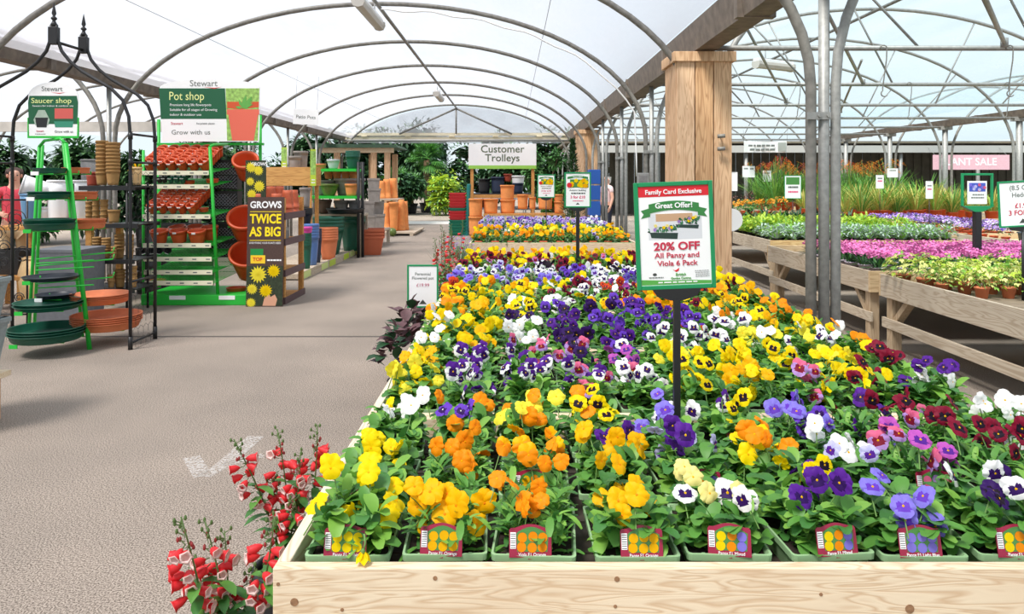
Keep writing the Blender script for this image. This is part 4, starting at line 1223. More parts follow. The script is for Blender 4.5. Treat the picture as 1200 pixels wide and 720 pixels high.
# scrolled wire screen further left
t = thing('scroll_screen', 'rusty black scrolled wire screen standing left of the saucer stand', 'garden screen', P(14, 354, 7.75)*1)
t.location.z = 0
g = MB(); rnd = random.Random(4)
for i in range(13):
    cx, cz, r0 = rnd.uniform(-.28, .12), .25+i*.075, rnd.uniform(.05, .12)
    pts = [(cx+r0*(1-.035*j)*math.cos(j*.55), rnd.uniform(-.005, .005), cz+r0*(1-.035*j)*math.sin(j*.55)) for j in range(22)]
    g = MB(); g.tube(pts, .005, 5); g.build('scroll', black_m, t)
g = MB()
for x in (-.3, .16): g.tube([(x, 0, 0), (x, 0, 1.35)], .01, 6)
g.tube([(-.3, 0, 1.35), (.16, 0, 1.35)], .01, 6); g.tube([(-.3, 0, .15), (.16, 0, .15)], .01, 6); g.build('frame', black_m, t)

# ---------------------------------------------- saucer stand
st0 = Vector((-4.18, 6.95, 0))
t = thing('saucer_stand', 'bright green ladder stand of plant saucers under a saucer shop sign', 'display stand', st0)
def loc(v): return Vector(v) - st0
legs = [(P(77, 168, 6.80), P(105, 410, 6.80)), (P(46, 172, 6.95), P(33, 402, 7.0)), (P(74, 166, 7.15), P(97, 396, 7.35)), (P(50, 170, 7.2), P(40, 392, 7.5))]
for i, (a, b) in enumerate(legs):
    b = Vector((b.x, b.y, 0)); g = MB(); g.tube([loc(a), loc(b)], .021 if i == 0 else .015, 8); g.build('leg', green_m, t)
g = MB(); a, b = loc(legs[0][0]), loc(legs[1][0]); g.tube([a, a+(b-a)*.2+Vector((0, 0, .05)), b+(a-b)*.2+Vector((0, 0, .05)), b], .014, 8); a, b = loc(legs[0][0]), loc(legs[2][0]); g.tube([a, b], .012, 8); g.build('top_bar', green_m, t)
sign = P(62.5, 162, 6.85)
g = MB(); w = .235
g.prism([(-w, 0), (w, 0), (w, .19), (w*.97, .19), (w*.96, .02), (-w*.96, .02), (-w*.97, .19), (-w, .19)], -.008, .008); 
so = g.build('sign_frame', green_m, t, loc(sign))
g = MB(); top = [(w*math.cos(a)*.98, .39+.13*math.sin(a)) for a in [PI*i/14 for i in range(15)]]
g.prism([(-w*.94, .015), (w*.94, .015), (w*.985, .33)] + top + [(-w*.985, .33)], -.004, .004); c = g.build('sign_board', white_m, so)
dg = mat('sign_dark_green', (22, 92, 58), .4)
q = MB(); q.prism([(-w*.955, .13), (w*.955, .13), (w*.985, .33), (w*.93, .392), (-w*.93, .392), (-w*.985, .33)], -.0048, -.0041); q.build('panel', dg, c)
text('Stewart', .062, greyp, c, (-.01, -.006, .455)); q = MB(); q.prism([(-.02, .425), (.06, .418), (.115, .425), (.06, .411)], -.006, -.005); q.build('swash', redm, c)
text('Saucer shop', .068, mat('print_pale_yellow', (232, 240, 160), .5), c, (-.015, -.006, .345), width=.37)
text('Saucers for indoor & outdoor use', .022, white_m, c, (0, -.006, .298), width=.38)
q = MB(); q.prism([(-.06, .12), (.06, .12), (.075, .17), (.03, .26), (-.03, .26), (-.075, .17)], -.0056, -.005, 0, Matrix.Translation((-.105, 0, 0))); q.build('picture', silver_m, c)
q = MB(); q.prism([(-.045, .10), (.045, .10), (.06, .19), (-.06, .19)], -.0062, -.0057, 0, Matrix.Translation((-.105, 0, 0))); q.build('printed_pot', blackpl, c)
q = MB(); rect(q, .015, .18, .185, .275, -.005); q.build('picture', mat('print_saucer_red', (206, 92, 84), .5), c)
q = MB(); q.prism([(.02, .10), (.18, .10), (.19, .155), (.01, .155)], -.0056, -.005); q.build('picture', mat('print_saucer_teal', (52, 140, 112), .5), c)
text('Grow with us', .032, greyp, c, (.10, -.006, .06), width=.17); text('Stewart', .022, crim, c, (-.12, -.006, .065)); print_lines(c, -.12, .035, .1, 1, greyp, .01, .006, -.005)
# arms that carry the saucers
sdark = mat('saucer_green', (20, 84, 66), .4, noise=.08); sblack = mat('saucer_black', (30, 36, 48), .4); sterra = mat('saucer_terracotta', (222, 128, 84), .6, noise=.05)
def saucer_mesh(r, h, m):
    g = MB(); g.lathe([(.001, 0), (r*.86, 0), (r*.90, h*.15), (r*.97, h*.9), (r, h*.92), (r*1.005, h), (r*.975, h), (r*.95, h*.9), (r*.86, h*.18), (r*.7, h*.12), (r*.4, h*.14), (.001, h*.12)], 36)
    return g.mesh('plant_saucer', [m])
LV = [ # px x0,x1, top y, bottom y, depth, material, count, words
 (40, 76, 193, 203, 6.72, sdark, 1, 'small dark green saucer at the top of the saucer stand'),
 (35, 80, 225, 233, 6.70, sdark, 2, 'dark green saucer on the second tier of the saucer stand'),
 (31, 86, 258, 271, 6.68, sdark, 2, 'dark green saucer on the third tier of the saucer stand'),
 (30, 90, 325, 332, 6.68, sblack, 1, 'black saucer on the fourth tier of the saucer stand'),
 (44, 86, 346, 352, 6.95, sblack, 1, 'black saucer tucked behind the green ones of the stand'),
 (21, 93, 359, 368, 6.66, sdark, 2, 'wide dark green saucer on the fifth tier of the saucer stand'),
 (15, 95, 391, 407, 6.62, sdark, 3, 'widest dark green saucer, in the pile at the foot of the stand'),
 (74, 104, 192, 203, 7.12, sterra, 1, 'small terracotta saucer at the top right of the saucer stand'),
 (78, 113, 225, 234, 7.12, sterra, 2, 'terracotta saucer on the second tier of the saucer stand'),
 (80, 122, 258, 269, 7.10, sterra, 2, 'terracotta saucer on the third tier of the saucer stand'),
 (85, 150, 349, 360, 7.10, sterra, 3, 'wide terracotta saucer in the upper pile beside the arch post'),
 (87, 163, 375, 392, 7.08, sterra, 4, 'widest terracotta saucer, in the bottom pile beside the arch post')]
for i, (x0, x1, yt, yb, d, m, n, lab) in enumerate(LV):
    r = (x1-x0)/2/F*d; top = P((x0+x1)/2, yt, d-r); bot = P((x0+x1)/2, yb, d-r); cx = P((x0+x1)/2, yt, d).x
    H = top.z-bot.z; h = min(.075, max(.035, H*.62)); me = saucer_mesh(r, h, m)
    z0 = bot.z
    for k in range(n):
        o = link('plant_saucer', me, None, (cx, d, z0 + (k*(H-h)/(n-1) if n > 1 else 0)), (0, 0, random.uniform(0, 6)))
        tag(o, lab, 'saucer', ('saucer pile %s' % ORD[i]) if n > 1 else 'saucers on the saucer stand')
    g = MB(); s = -1 if i < 7 else 1
    for dy in (-.10, .10):
        za = z0-.008
        ends = (cx - r*.7, cx + r*.7)
        g.tube([loc((ends[0], d+dy, za)), loc((ends[1], d+dy, za))], .006, 6)
        g.tube([loc((ends[0] if s < 0 else ends[1], d+dy, za)), loc((ends[0] if s < 0 else ends[1], d+dy, za+.03))], .006, 6)
    g.tube([loc((cx, d+.1, z0-.008)), loc((cx, 6.98, z0-.008))], .006, 6); g.tube([loc((cx-r*.6, d-.1, z0-.008)), loc((cx-r*.6, d+.1, z0-.008))], .006, 6)
    g.build('arm', green_m, t)
    if i < 7:
        q = MB(); q.box((-.035, -.004, -.015), (.035, .004, .018)); q.build('price_tab', green_m if i in (2, 3, 5, 6) else white_m, t, loc((cx-r*.35, d-r*.95, z0-.004)))
for y in (304, 312, 333):
    g = MB(); g.tube([loc(P(42, y, 6.75)), loc(P(132, y-8, 6.9)), loc(P(134, y-14, 6.9))], .006, 6); g.tube([loc(P(42, y+5, 6.6)), loc(P(110, y+1, 6.7))], .006, 6); g.build('arm', green_m, t)

# ---------------------------------------------- stacked planters in the left foreground
base = P(-8, 470, 4.55)
g0 = mat('grey_stone_planter', (142, 150, 150), .9, noise=.12, nscale=30, bump=.5, bscale=120)
for k, (zt, zb) in enumerate(((335, 401), (387, 456))):
    a = P(0, zt, 4.4).z; b = P(0, zb, 4.4).z; h = a-b
    t = thing('stone_planter', ('square grey stone-look planter stacked on another at the left edge', 'square grey stone-look planter at the left edge with another on top')[k], 'planter', (-3.54, 4.62, b), group='grey stone-look planters')
    g = MB(); g.sqlathe([(.80, 0), (.97, h*.86), (1.0, h*.86), (1.0, h), (.9, h), (.86, h*.6)], .245, .245, rnd=.06); g.build('body', g0, t)
    g = MB(); g.sqlathe([(1.002, h*.90), (1.03, h*.91), (1.03, h*.985), (1.002, h)], .245, .245, rnd=.06); g.build('rim', g0, t)
t = thing('timber_plinth', 'low timber plinth with a lime price board under the grey planters', 'plinth', (-3.54, 4.62, 0))
zt = P(0, 456, 4.4).z-.002
g = MB(); g.box((-.25, -.24, zt-.035), (.25, .24, zt)); g.build('top', wood_x, t)
for sx in (-1, 1):
    for sy in (-1, 1): g = MB(); g.box((sx*.17-.035, sy*.17-.035, 0), (sx*.17+.035, sy*.17+.035, zt-.036)); g.build('leg', wood_z, t)
limes = mat('lime_card', (184, 208, 60), .5)
q = MB(); q.box((-.25, -.262, zt-.19), (.275, -.245, zt-.012)); c = q.build('price_board', limes, t, rot=(0, R(-4), 0))
g = MB(); g.box((-.25, -.264, zt-.012), (.278, -.243, zt+.004)); g.build('board_edge', mat('cream_timber', (222, 212, 184), 0.7), c)
text('£20s', .085, white_m, c, (.20, -.264, zt-.085)); print_lines(c, .2, zt-.16, .13, 1, white_m, .035, .012, -.263)

# ---------------------------------------------- glazed pots behind the saucer stand
def low_table(label, x0, x1, y0, y1, z, m=wood_o):
    t = thing('display_table', label, 'table', ((x0+x1)/2, (y0+y1)/2, 0)); a, b = (x1-x0)/2, (y1-y0)/2
    n = 4
    g = MB(); g.box((-a, -b, z-.045), (a, b, z)); g.build('top', m, t, bevel=.004)
    for sx in (-1, 1):
        for sy in (-1, 1):
            g = MB(); g.box((sx*(a-.05)-.035, sy*(b-.05)-.035, 0), (sx*(a-.05)+.035, sy*(b-.05)+.035, z-.046)); g.build('leg', m, t)
    return t
low_table('timber display table holding the pale glazed pots', -6.5, -5.2, 9.15, 9.95, .98)
D = 9.5
def pl(name, label, x0, x1, yt, yb, d, m, taper=.75, rot=None, z=None, group=None, **k):
    p = P((x0+x1)/2, yb, d); h = P(0, yt, d).z - p.z; r = (x1-x0)/2/F*d
    k.setdefault('rimout', 1.0); r /= k['rimout']
    return pot_thing(name, label, (p.x, d, p.z if z is None else z), m, r, r*taper, h, rot or (0, 0, 0), group, **k)
pl('glazed_pot', 'blue glazed pot under the tilted white one behind the saucer stand', 25, 46, 224, 262, 9.3, mat('blue_grey_glaze', (104, 148, 186), .3), .7, z=.981)
o = pl('glazed_pot', 'white glazed pot lying tilted with its grey mouth showing', 28, 58, 204, 240, 9.28, whitegl, .8, z=1.36); o.location = P(57, 224, 9.42); o.scale = (.78,)*3; o.rotation_euler = Vector((-.80, -.5, .28)).to_track_quat('Z', 'Y').to_euler()
pl('glazed_pot', 'tall white cylinder pot behind the saucer stand, left of two', 57, 80, 209, 262, 9.45, whitegl, .92, z=.981, group='white cylinder pots')
pl('glazed_pot', 'tall white cylinder pot behind the saucer stand, right of two', 82, 101, 209, 262, 9.45, whitegl, .92, z=.981, group='white cylinder pots')
pl('glazed_pot', 'wide white bowl below the tilted pot behind the saucer stand', 46, 58, 240, 262, 9.4, whitegl, .6, z=.981)
pl('glazed_pot', 'big beige clay urn on the floor below the white pots', 29, 62, 268, 330, 8.9, beigegl, .72, z=0.001, flare=.08)
pl('plastic_pot', 'reddish brown square-shouldered pot beside the tall fibre pots', 102, 117, 203, 219, 8.9, terradk, .85, z=1.492)
pl('clay_pot', 'pale grey wide pot on the table behind the terracotta saucers', 96, 118, 186, 262, 9.7, greypot, .8, z=.981)
p = P(83, 345, 8.25); t = thing('cube_planter', 'dark grey cube planter on the floor behind the saucer stand', 'planter', (p.x, 8.25, .001))
g = MB(); g.sqlathe([(.96, 0), (1, .80), (.9, .80), (.88, .12)], .25, .25, rnd=.04); g.build('body', mat('slate_grey', (112, 114, 120), .8, noise=.1), t)
g = MB(); g.sqlathe([(1.001, .765), (1.02, .77), (1.02, .80), (1.0, .804)], .25, .25, rnd=.04); g.build('rim', MATS['slate_grey'], t)
g = MB(); g.sqlathe([(.1, .60), (.87, .60)], .25, .25); g.build('compost', soil, t)
p = P(17, 303, 9.0); t = thing('cube_planter', 'small black square planter beside the scrolled wire screen', 'planter', (p.x, 9.0, .42))
g = MB(); g.sqlathe([(.88, 0), (1, .30), (.92, .30), (.85, .05)], .16, .16, rnd=.04); g.build('body', blackpl, t)
low_table('low timber table under the black planter at the left edge', -6.4, -5.75, 8.7, 9.4, .42)

# ---------------------------------------------- black wire rack of fibre pots
t = thing('wire_rack', 'black tiered rack of brown fibre pots behind the arch', 'rack', (-4.78, 8.75, 0))
for x0, x1, y in ((95, 160, 218), (122, 164, 262), (98, 160, 304), (96, 160, 338)):
    a, b = P(x0, y, 8.55), P(x1, y, 8.55)
    g = MB(); g.box((a.x+4.78, -.25, a.z-.05), (b.x+4.78, -.235, a.z)); g.box((a.x+4.78, .28, a.z-.05), (b.x+4.78, .295, a.z))
    g.box((a.x+4.78, -.235, a.z-.02), (b.x+4.78, .28, a.z-.01)); g.build('shelf', black_m, t)
for x in (-.28, .34):
    for y in (-.22, .27):
        g = MB(); g.tube([(x, y, 0), (x, y, 1.52)], .014, 6); g.build('post', black_m, t)
def fibre_stack(x0, x1, yt, yb, d, n, lab, gi):
    r = (x1-x0)/2/F*d*.92; b = P((x0+x1)/2, yb, d); H = P(0, yt, d).z-b.z
    h = min(H, r*2.2); me = round_pot(r*.94, r*.72, h, rim=.022, t=.006, seg=16, rimout=1.05).mesh('fibre_pot', [tanpot])
    for k in range(n):
        o = link('fibre_pot', me, None, (b.x, d, b.z+.001 + (H-h)*k/max(1, n-1)), (0, 0, random.uniform(0, 6)))
        tag(o, lab, 'pot', 'fibre pot stack %s' % ORD[gi])
FS = [(112, 127, 165, 217, 8.6, 9, 'brown fibre pot in the tall stack atop the black rack, left one of two'), (124, 141, 167, 217, 8.55, 9, 'brown fibre pot in the tall stack atop the black rack, right one of two'),
 (100, 109, 236, 261, 8.8, 4, 'brown fibre pot in a narrow stack beside the terracotta saucers'), (108, 117, 233, 261, 8.7, 4, 'brown fibre pot in the second narrow stack of the middle shelf'), (117, 127, 234, 261, 8.65, 4, 'brown fibre pot in the third stack of the middle shelf'), (126, 141, 246, 261, 8.6, 2, 'squat brown fibre pot at the middle shelf front'),
 (108, 119, 278, 303, 8.65, 5, 'brown fibre pot in the leftmost stack on the third shelf'), (119, 130, 279, 303, 8.6, 5, 'brown fibre pot in the second stack on the third shelf'), (130, 137, 289, 303, 8.55, 3, 'small brown fibre pot before the third shelf stacks'), (134, 146, 275, 303, 8.75, 5, 'brown fibre pot in the fourth stack on the third shelf'), (147, 157, 275, 303, 8.6, 5, 'brown fibre pot in the rightmost stack on the third shelf'),
 (109, 123, 315, 337, 8.6, 3, 'wide brown fibre pot at the left of the bottom shelf'), (126, 135, 322, 337, 8.55, 2, 'small brown fibre pot in the middle of the bottom shelf'), (134, 147, 316, 337, 8.65, 3, 'brown fibre pot in the third pile of the bottom shelf'), (150, 161, 312, 337, 8.6, 3, 'brown fibre pot at the right end of the bottom shelf')]
for i, q in enumerate(FS): fibre_stack(*q, i)
o = pl('clay_pot', 'tan clay pot with a yellow leafed sprig, right of the tall fibre stacks', 155, 166, 196, 217, 8.9, beigegl, .75)
g = MB(); tuft(g, 20, .10, .03, 1, random.Random(3), 0, .03, .4, mis=[0, 1]); g.build('sprig', [C['gold'], leafC], o, (0, 0, .18))

# ---------------------------------------------- green pot rack
RX0, RX1 = P(165, 0, 9.2).x, P(289, 0, 9.2).x; RC = (RX0+RX1)/2
t = thing('pot_rack', 'bright green metal rack of orange plastic pots under a pot shop sign', 'display stand', (RC, 9.6, 0))
def rl(x, y, z): return (x-RC, y-9.6, z)
g = MB(); g.box(rl(RX0, 9.2, .0), rl(RX1, 10.0, .13)); g.build('base', green_m, t, bevel=.008)
for px in (208, 266):
    p = P(px, 349, 9.2); q = MB(); q.box(rl(p.x-.1, 9.195, p.z-.025), rl(p.x+.1, 9.1995, p.z+.025)); q.build('base_label', white_m, t)
SH = [(203, 0), (219, 0), (254, 0), (288, 0), (304, 0), (319.5, 0), (332, 0)]
LX0, LX1 = P(165, 0, 9.3).x, P(253, 0, 9.3).x
ZS = []
for i, (y, _) in enumerate(SH):
    yy = 9.55 - .25*i/6
    z = P(0, y, yy-.25 if i > 2 else yy-.2).z; ZS.append((z, yy))
    yf = yy-.25
    g = MB(); x0, x1 = P(166+i*.6, 0, yf).x, P(245+i*.8, 0, yf).x
    g.box(rl(x0, yf-.012, z-.025), rl(x1, yf, z+.03)); s = g.build('shelf_lip', cream_m, t)
    q = MB()
    for k in range(5): u = x0+(x1-x0)*(.12+.2*k); q.box(rl(u, yf-.014, z-.006), rl(u+.05, yf-.0125, z+.008))
    q.build('price_marks', greyp, s)
    g = MB(); n = 20
    for k in range(n+1):
        x = x0+(x1-x0)*k/n; g.tube([rl(x, yf, z), rl(x+.12, 9.98, z+.10)], .006, 4, caps=False)
    for k in range(4): yq = yf+(9.98-yf)*k/3; g.tube([rl(x0, yq, z+.1*k/3), rl(x1+.1*k/3, yq, z+.1*k/3)], .004, 4, caps=False)
    g.build('wire_shelf', green_m, t)
for (px, yt, yb, d, w) in ((246, 172, 345, 9.28, .022), (168, 176, 345, 9.32, .018), (187, 168, 345, 9.9, .018), (305, 135, 350, 9.95, .022), (186, 140, 345, 9.95, .022)):
    a, b = P(px, yt, d), P(px, yb, d); b2 = Vector((b.x + (.10 if px == 246 else 0), b.y, .12))
    g = MB(); g.tube([rl(*a), rl(*b2)], w, 8); g.build('upright', green_m, t)
a, b = P(184, 169, 9.9), P(309, 165, 9.9)
g = MB(); g.bar(rl(a.x, 9.9, a.z), rl(b.x, 9.9, a.z), .05, .03); g.tube([rl(*P(246, 172, 9.28)), rl(*P(250, 170, 9.35)), rl(*P(268, 169, 9.9))], .018, 8); g.build('top_rail', green_m, t)
# black crates leaning behind the right bay
for i, (yt, yb) in enumerate(((188, 222), (224, 258), (260, 300))):
    p = P(268, yb, 9.95); h = P(0, yt, 9.95).z-p.z
    q = thing('plastic_crate', 'black lattice-sided crate behind the tilted pots, %s of three' % ('topmost', 'middle', 'lowest')[i], 'crate', (p.x, 9.85, p.z), group='lattice crates')
    g = MB(); g.sqlathe([(.96, 0), (1, h), (.94, h), (.92, .02)], .19, .09); g.build('body', blackpl, q)
    g = MB()
    for k in range(9):
        u = -.18+.045*k
        g.bar((u, -.094, .02), (min(.18, u+.16), -.094, .02+min(.16, .18-u)), .006, .004); g.bar((u, -.094, .02), (max(-.18, u-.16), -.094, .02+min(.16, u+.18)+.0001), .006, .004)
        if h > .3: g.bar((u, -.094, h*.5), (min(.18, u+.16), -.094, h*.5+min(.16, .18-u)+.0001), .006, .004); g.bar((u, -.094, h*.5), (max(-.18, u-.16), -.094, h*.5+min(.16, u+.18)+.0001), .006, .004)
    g.build('lattice', mat('lattice_grey', (150, 154, 164), .5), q)
for i in range(3):
    q = thing('plastic_crate', 'plain black crate standing behind the lower shelves of the pot rack, %s of three' % ('lowest', 'middle', 'topmost')[i], 'crate', (P(208, 0, 10.35).x, 10.3, .001+i*.32), group='plain black crates')
    g = MB(); g.sqlathe([(.96, 0), (1, .31), (.94, .31), (.92, .02)], .46, .22, rnd=.05); g.build('body', blackpl, q)
    g = MB()
    for k in range(7): g.box((-.40+k*.12, -.226, .06), (-.33+k*.12, -.218, .24))
    g.build('vent', mat('crate_vent', (58, 60, 66), .6), q)
# sign over the rack
p = P(246, 166, 9.6); s0 = rl(*p); W = P(303, 0, 9.6).x-P(183, 0, 9.6).x; HS = P(0, 103, 9.6).z-p.z
g = MB(); a = W/2
topc = [(a*.98*math.cos(PI*i/16)*1.0, HS+.115*math.sin(PI*i/16)) for i in range(17)]
g.prism([(-a*.93, 0), (a*.96, 0)] + topc, -.006, .006); c = g.build('sign_board', white_m, t, s0)
q = MB(); q.prism([(-a*.955, HS*.42), (a*.33, HS*.42), (a*.30, HS*.99), (-a*.99, HS*.99)], -.0072, -.0062); q.build('panel', dg, c)
text('Stewart', .115, greyp, c, (-.08, -.008, HS+.055)); q = MB(); q.prism([(-.08, HS+.01), (.06, HS-.001), (.16, HS+.012), (.06, HS-.012)], -.0076, -.0062); q.build('swash', redm, c)
text('Pot shop', .155, MATS['print_pale_yellow'], c, (-a*.80, -.0085, HS*.84), 'LEFT', width=.45)
for k, s in enumerate(('Premium long life flowerpots', 'Suitable for all stages of Growing', 'indoor & outdoor use')): text(s, .046, white_m, c, (-a*.78, -.0085, HS*(.68-.09*k)), 'LEFT')
text('Stewart', .05, crim, c, (-a*.76, -.008, HS*.335), 'LEFT'); text('Recyclable plastic', .034, greyp, c, (-a*.26, -.008, HS*.335), 'LEFT')
text('Grow with us', .085, greyp, c, (-a*.75, -.008, HS*.17), 'LEFT', width=.50)
q = MB(); q.prism([(a*.34, .01), (a*.94, .01), (a*.97, HS*.99), (a*.31, HS*.99)], -.007, -.0062); q.build('picture', mat('print_foliage', (150, 190, 96), .6, noise=.4, nscale=25), c)
q = MB(); q.prism([(a*.44, .012), (a*.86, .012), (a*.95, HS*.52), (a*.36, HS*.52)], -.0082, -.0072); q.prism([(a*.335, HS*.50), (a*.965, HS*.50), (a*.965, HS*.60), (a*.335, HS*.60)], -.0084, -.0072); q.build('printed_pot', mat('print_pot', (226, 106, 84), .6), c)
q = MB(); q.prism([(a*.34, HS*.62), (a*.6, HS*.60), (a*.96, HS*.64), (a*.96, HS*.74), (a*.34, HS*.74)], -.0080, -.0071); q.build('printed_rim', terrapl, c)
q = MB(); rnd = random.Random(8)
for i in range(14):
    an = rnd.uniform(.2, PI-.2); x, z = a*.64, HS*.62; L = rnd.uniform(.07, .2)
    q.prism([(x, z), (x+L*.5*math.cos(an)+.02*math.sin(an), z+L*.5*math.sin(an)-.02*math.cos(an)), (x+L*math.cos(an), z+L*math.sin(an)), (x+L*.5*math.cos(an)-.02*math.sin(an), z+L*.5*math.sin(an)+.02*math.cos(an))], -.0092-i*.0001, -.0085)
q.build('printed_plant', mat('print_seedling', (96, 168, 74), .6), c)
# pots on the rack
sticker = mat('white_sticker', (240, 240, 240), .5)
def small_pot(r, h, m, lab, group, loc_, rot, n=0):
    t2 = thing('plastic_pot', lab, 'pot', loc_, rot, group)
    link('body', SP[(round(r, 4), m.name)], t2); link('sticker', STK[round(r, 4)], t2)
    return t2
SP = {}; STK = {}
def prep(r, h, m):
    SP[(round(r, 4), m.name)] = round_pot(r, r*.72, h, rim=h*.16, t=.005, seg=18, rimout=1.06).mesh('body', [m])
    q = MB(); q.box((-.022, -r*1.09-.002, h*.86), (.022, -r*1.02, h*.98)); STK[round(r, 4)] = q.mesh('sticker', [sticker])
def pot_row(px0, px1, ncol, ndeep, z, yf, r, h, m, lab, group, tilt=-32, px_jit=0):
    prep(r, h, m)
    for c in range(ncol):
        px = px0+(px1-px0)*(c+.5)/ncol; x = P(px, 0, yf).x
        for k in range(ndeep):
            small_pot(r, h, m, lab, group, (x+k*.012, yf+.10+k*.055, z+.05+k*.036+random.uniform(-.004, .004)), (R(tilt*-1), 0, random.uniform(-.1, .1)))
z, yy = ZS[0]
pot_row(166, 244, 6, 6, z, yy-.2, .066, .14, terrapl, 'small orange plastic pot nested in the rows on the top shelf of the pot rack', 'orange pots on the top shelf', -38)
z, yy = ZS[1]
pot_row(180, 192, 2, 3, z, yy-.2, .036, .07, blackpl, 'tiny black plastic pot on the second shelf of the pot rack', 'tiny black pots', -20)
pot_row(193, 214, 3, 3, z, yy-.2, .036, .075, greenpl, 'tiny green plastic pot on the second shelf of the pot rack', 'tiny green pots', -20)
z, yy = ZS[2]
pot_row(170, 228, 5, 7, z, yy-.2, .054, .135, terrapl, 'slim orange plastic pot nested in the rows on the third shelf of the pot rack', 'orange pots on the third shelf', -38)
z, yy = ZS[3]
prep(.105, .175, terrapl)
for k, (px, dy) in enumerate(((191, .0), (213, .02), (235, 0), (203, .24), (223, .25), (242, .22))):
    small_pot(.105, .175, terrapl, 'medium orange plastic pot standing on the fourth shelf of the pot rack', 'medium orange pots', (P(px, 0, yy).x, yy-.08+dy, z+.012+dy*.15), (R(12), 0, random.uniform(-.3, .3)))
z, yy = ZS[4]
prep(.042, .08, blackpl)
for k, px in enumerate((175, 182, 190, 197)):
    small_pot(.042, .08, blackpl, 'small black plastic pot lying on the fifth shelf of the pot rack', 'small black pots', (P(px, 0, yy).x, yy-.08+.03*(k % 2), z+.08), (R(75), R(15*k-20), .2*k))
for k, (px, py, d, r, lab) in enumerate(((184, 333, 9.4, .11, 'orange saucer lying on the bottom shelf of the pot rack'), (277, 345, 9.55, .13, 'orange saucer on the base of the pot rack below the tilted pots'), (222, 216, 9.5, .07, 'orange saucer on the second shelf of the pot rack'), (249, 214, 9.45, .08, 'orange saucer on the second shelf beside the green upright'), (239, 248, 9.45, .06, 'orange saucer at the right end of the third shelf'))):
    p = P(px, py, d); o = link('plant_saucer', saucer_mesh(r, .045, terrapl), None, (p.x, d, max(p.z, .131) if k == 1 else p.z), (R(8) if k != 1 else 0, 0, 0)); tag(o, lab, 'saucer', 'orange saucers on the pot rack')
for k, (px, py, r, h) in enumerate(((277, 186, .155, .30), (276, 258, .20, .36), (280, 303, .215, .40))):
    p = P(px, py, 9.42)
    o = pot_thing('plastic_pot', ('orange plastic pot tilted in a ring at the top of the rack', 'big orange pot tilted in the middle ring beside the crates', 'biggest tilted orange pot, lowest in the rack beside the board')[k], (p.x+.02, 9.75, p.z-.22), terrapl, r, r*.70, h, (R(42), R(12), 0), 'tilted pots', rimm=terrapl, rim=.05)
    g = MB(); cc = rl(p.x+.03, 9.66, p.z-.1); g.tube([(cc[0]+r*1.05*math.cos(q), cc[1]+r*1.05*math.sin(q)*.8, cc[2]) for q in [2*PI*i/18 for i in range(19)]], .007, 6, caps=False)
    g.tube([(cc[0], cc[1]+r*.84, cc[2]), (cc[0], .35, cc[2])], .007, 6); g.build('pot_ring', green_m, t)

# ---------------------------------------------- compost display: board + wooden shelves
px0 = 288; D0 = 9.1
bl, br = P(288, 360, D0), P(331, 360, D0); BW = br.x-bl.x; BHt = P(0, 231, D0).z
t = thing('display_board', 'tall dark board reading grows twice as big over yellow flowers', 'sign', ((bl.x+br.x)/2, D0, 0), (R(-3), 0, 0))
g = MB(); a = BW/2; g.box((-a, 0, 0.0), (a, .018, BHt)); c = g.build('panel', mat('compost_print', (78, 56, 50), .6, noise=.35, nscale=70), t)
yel = mat('print_yellow', (255, 226, 20), .5)
text('GROWS', .115, white_m, c, (0, -.003, BHt-.10), bold=.03, width=BW*.86)
q = MB(); rect(q, -a*.86, BHt-.185, a*.86, BHt-.178, -.001); rect(q, -a*.86, BHt-.54, a*.86, BHt-.533, -.001); q.build('rule', yel, c)
text('TWICE', .16, yel, c, (0, -.003, BHt-.275), bold=.03, width=BW*.86); text('AS BIG', .16, yel, c, (0, -.003, BHt-.435), bold=.03, width=BW*.86)
text('EVERYTHING YOUR PLANTS NEED', .034, white_m, c, (0, -.003, BHt-.57), width=BW*.86)
q = MB(); rect(q, -a*.80, BHt-.80, -a*.10, BHt-.64, -.001); q.build('pack_picture', mat('print_pack_green', (24, 140, 66), .5), c)
q = MB(); rect(q, -a*.78, BHt-.82, a*.02, BHt-.72, -.002); q.build('pack_band', mat('print_pack_yellow', (248, 206, 40), .5), c)
text('TOP', .06, redm, c, (-a*.4, -.0045, BHt-.77), bold=.02)
print_lines(c, a*.45, BHt-.79, a*.9, 1, white_m, .03, .02, -.002)
q = MB(); rect(q, -a*.99, .01, a*.99, .50, -.001, .0004); q.build('garden_picture', mat('print_dark_leaf', (44, 56, 34), .6, noise=.5, nscale=30), c)
def chrys(c, x, z, r, m, k):
    q = MB(); rnd = random.Random(k)
    for ring, (rr, n) in enumerate(((1, 15), (.78, 13), (.52, 10), (.28, 7))):
        for i in range(n):
            an = 2*PI*i/n+ring*.3; L = r*rr; w = r*.13; u, v = math.cos(an), math.sin(an)
            q.prism([(x-w*.4*v, z+w*.4*u), (x+.6*L*u-w*v, z+.6*L*v+w*u), (x+L*u, z+L*v), (x+.6*L*u+w*v, z+.6*L*v-w*u), (x+w*.4*v, z-w*.4*u)][::-1], -.003-.0012*ring-.0000*i, -.0015)
    q.build('printed_flower', [m], c)
lem = C['lemon']
for k, (px, py, r) in enumerate(((302, 322, .155), (320, 318, .12), (295, 339, .10), (311, 341, .12), (294, 355, .09))):
    pp = P(px, py, D0); chrys(c, pp.x-(bl.x+br.x)/2, pp.z, r*.72, lem if k % 2 == 0 else C['yellow'], k)
q = MB(); q.prism([(-.02, .012), (.14, .012), (.16, .09), (.13, .15), (.08, .12), (.05, .15), (.0, .10)], -.0024, -.0016); q.build('hands_picture', mat('print_skin', (214, 160, 130), .6), c)
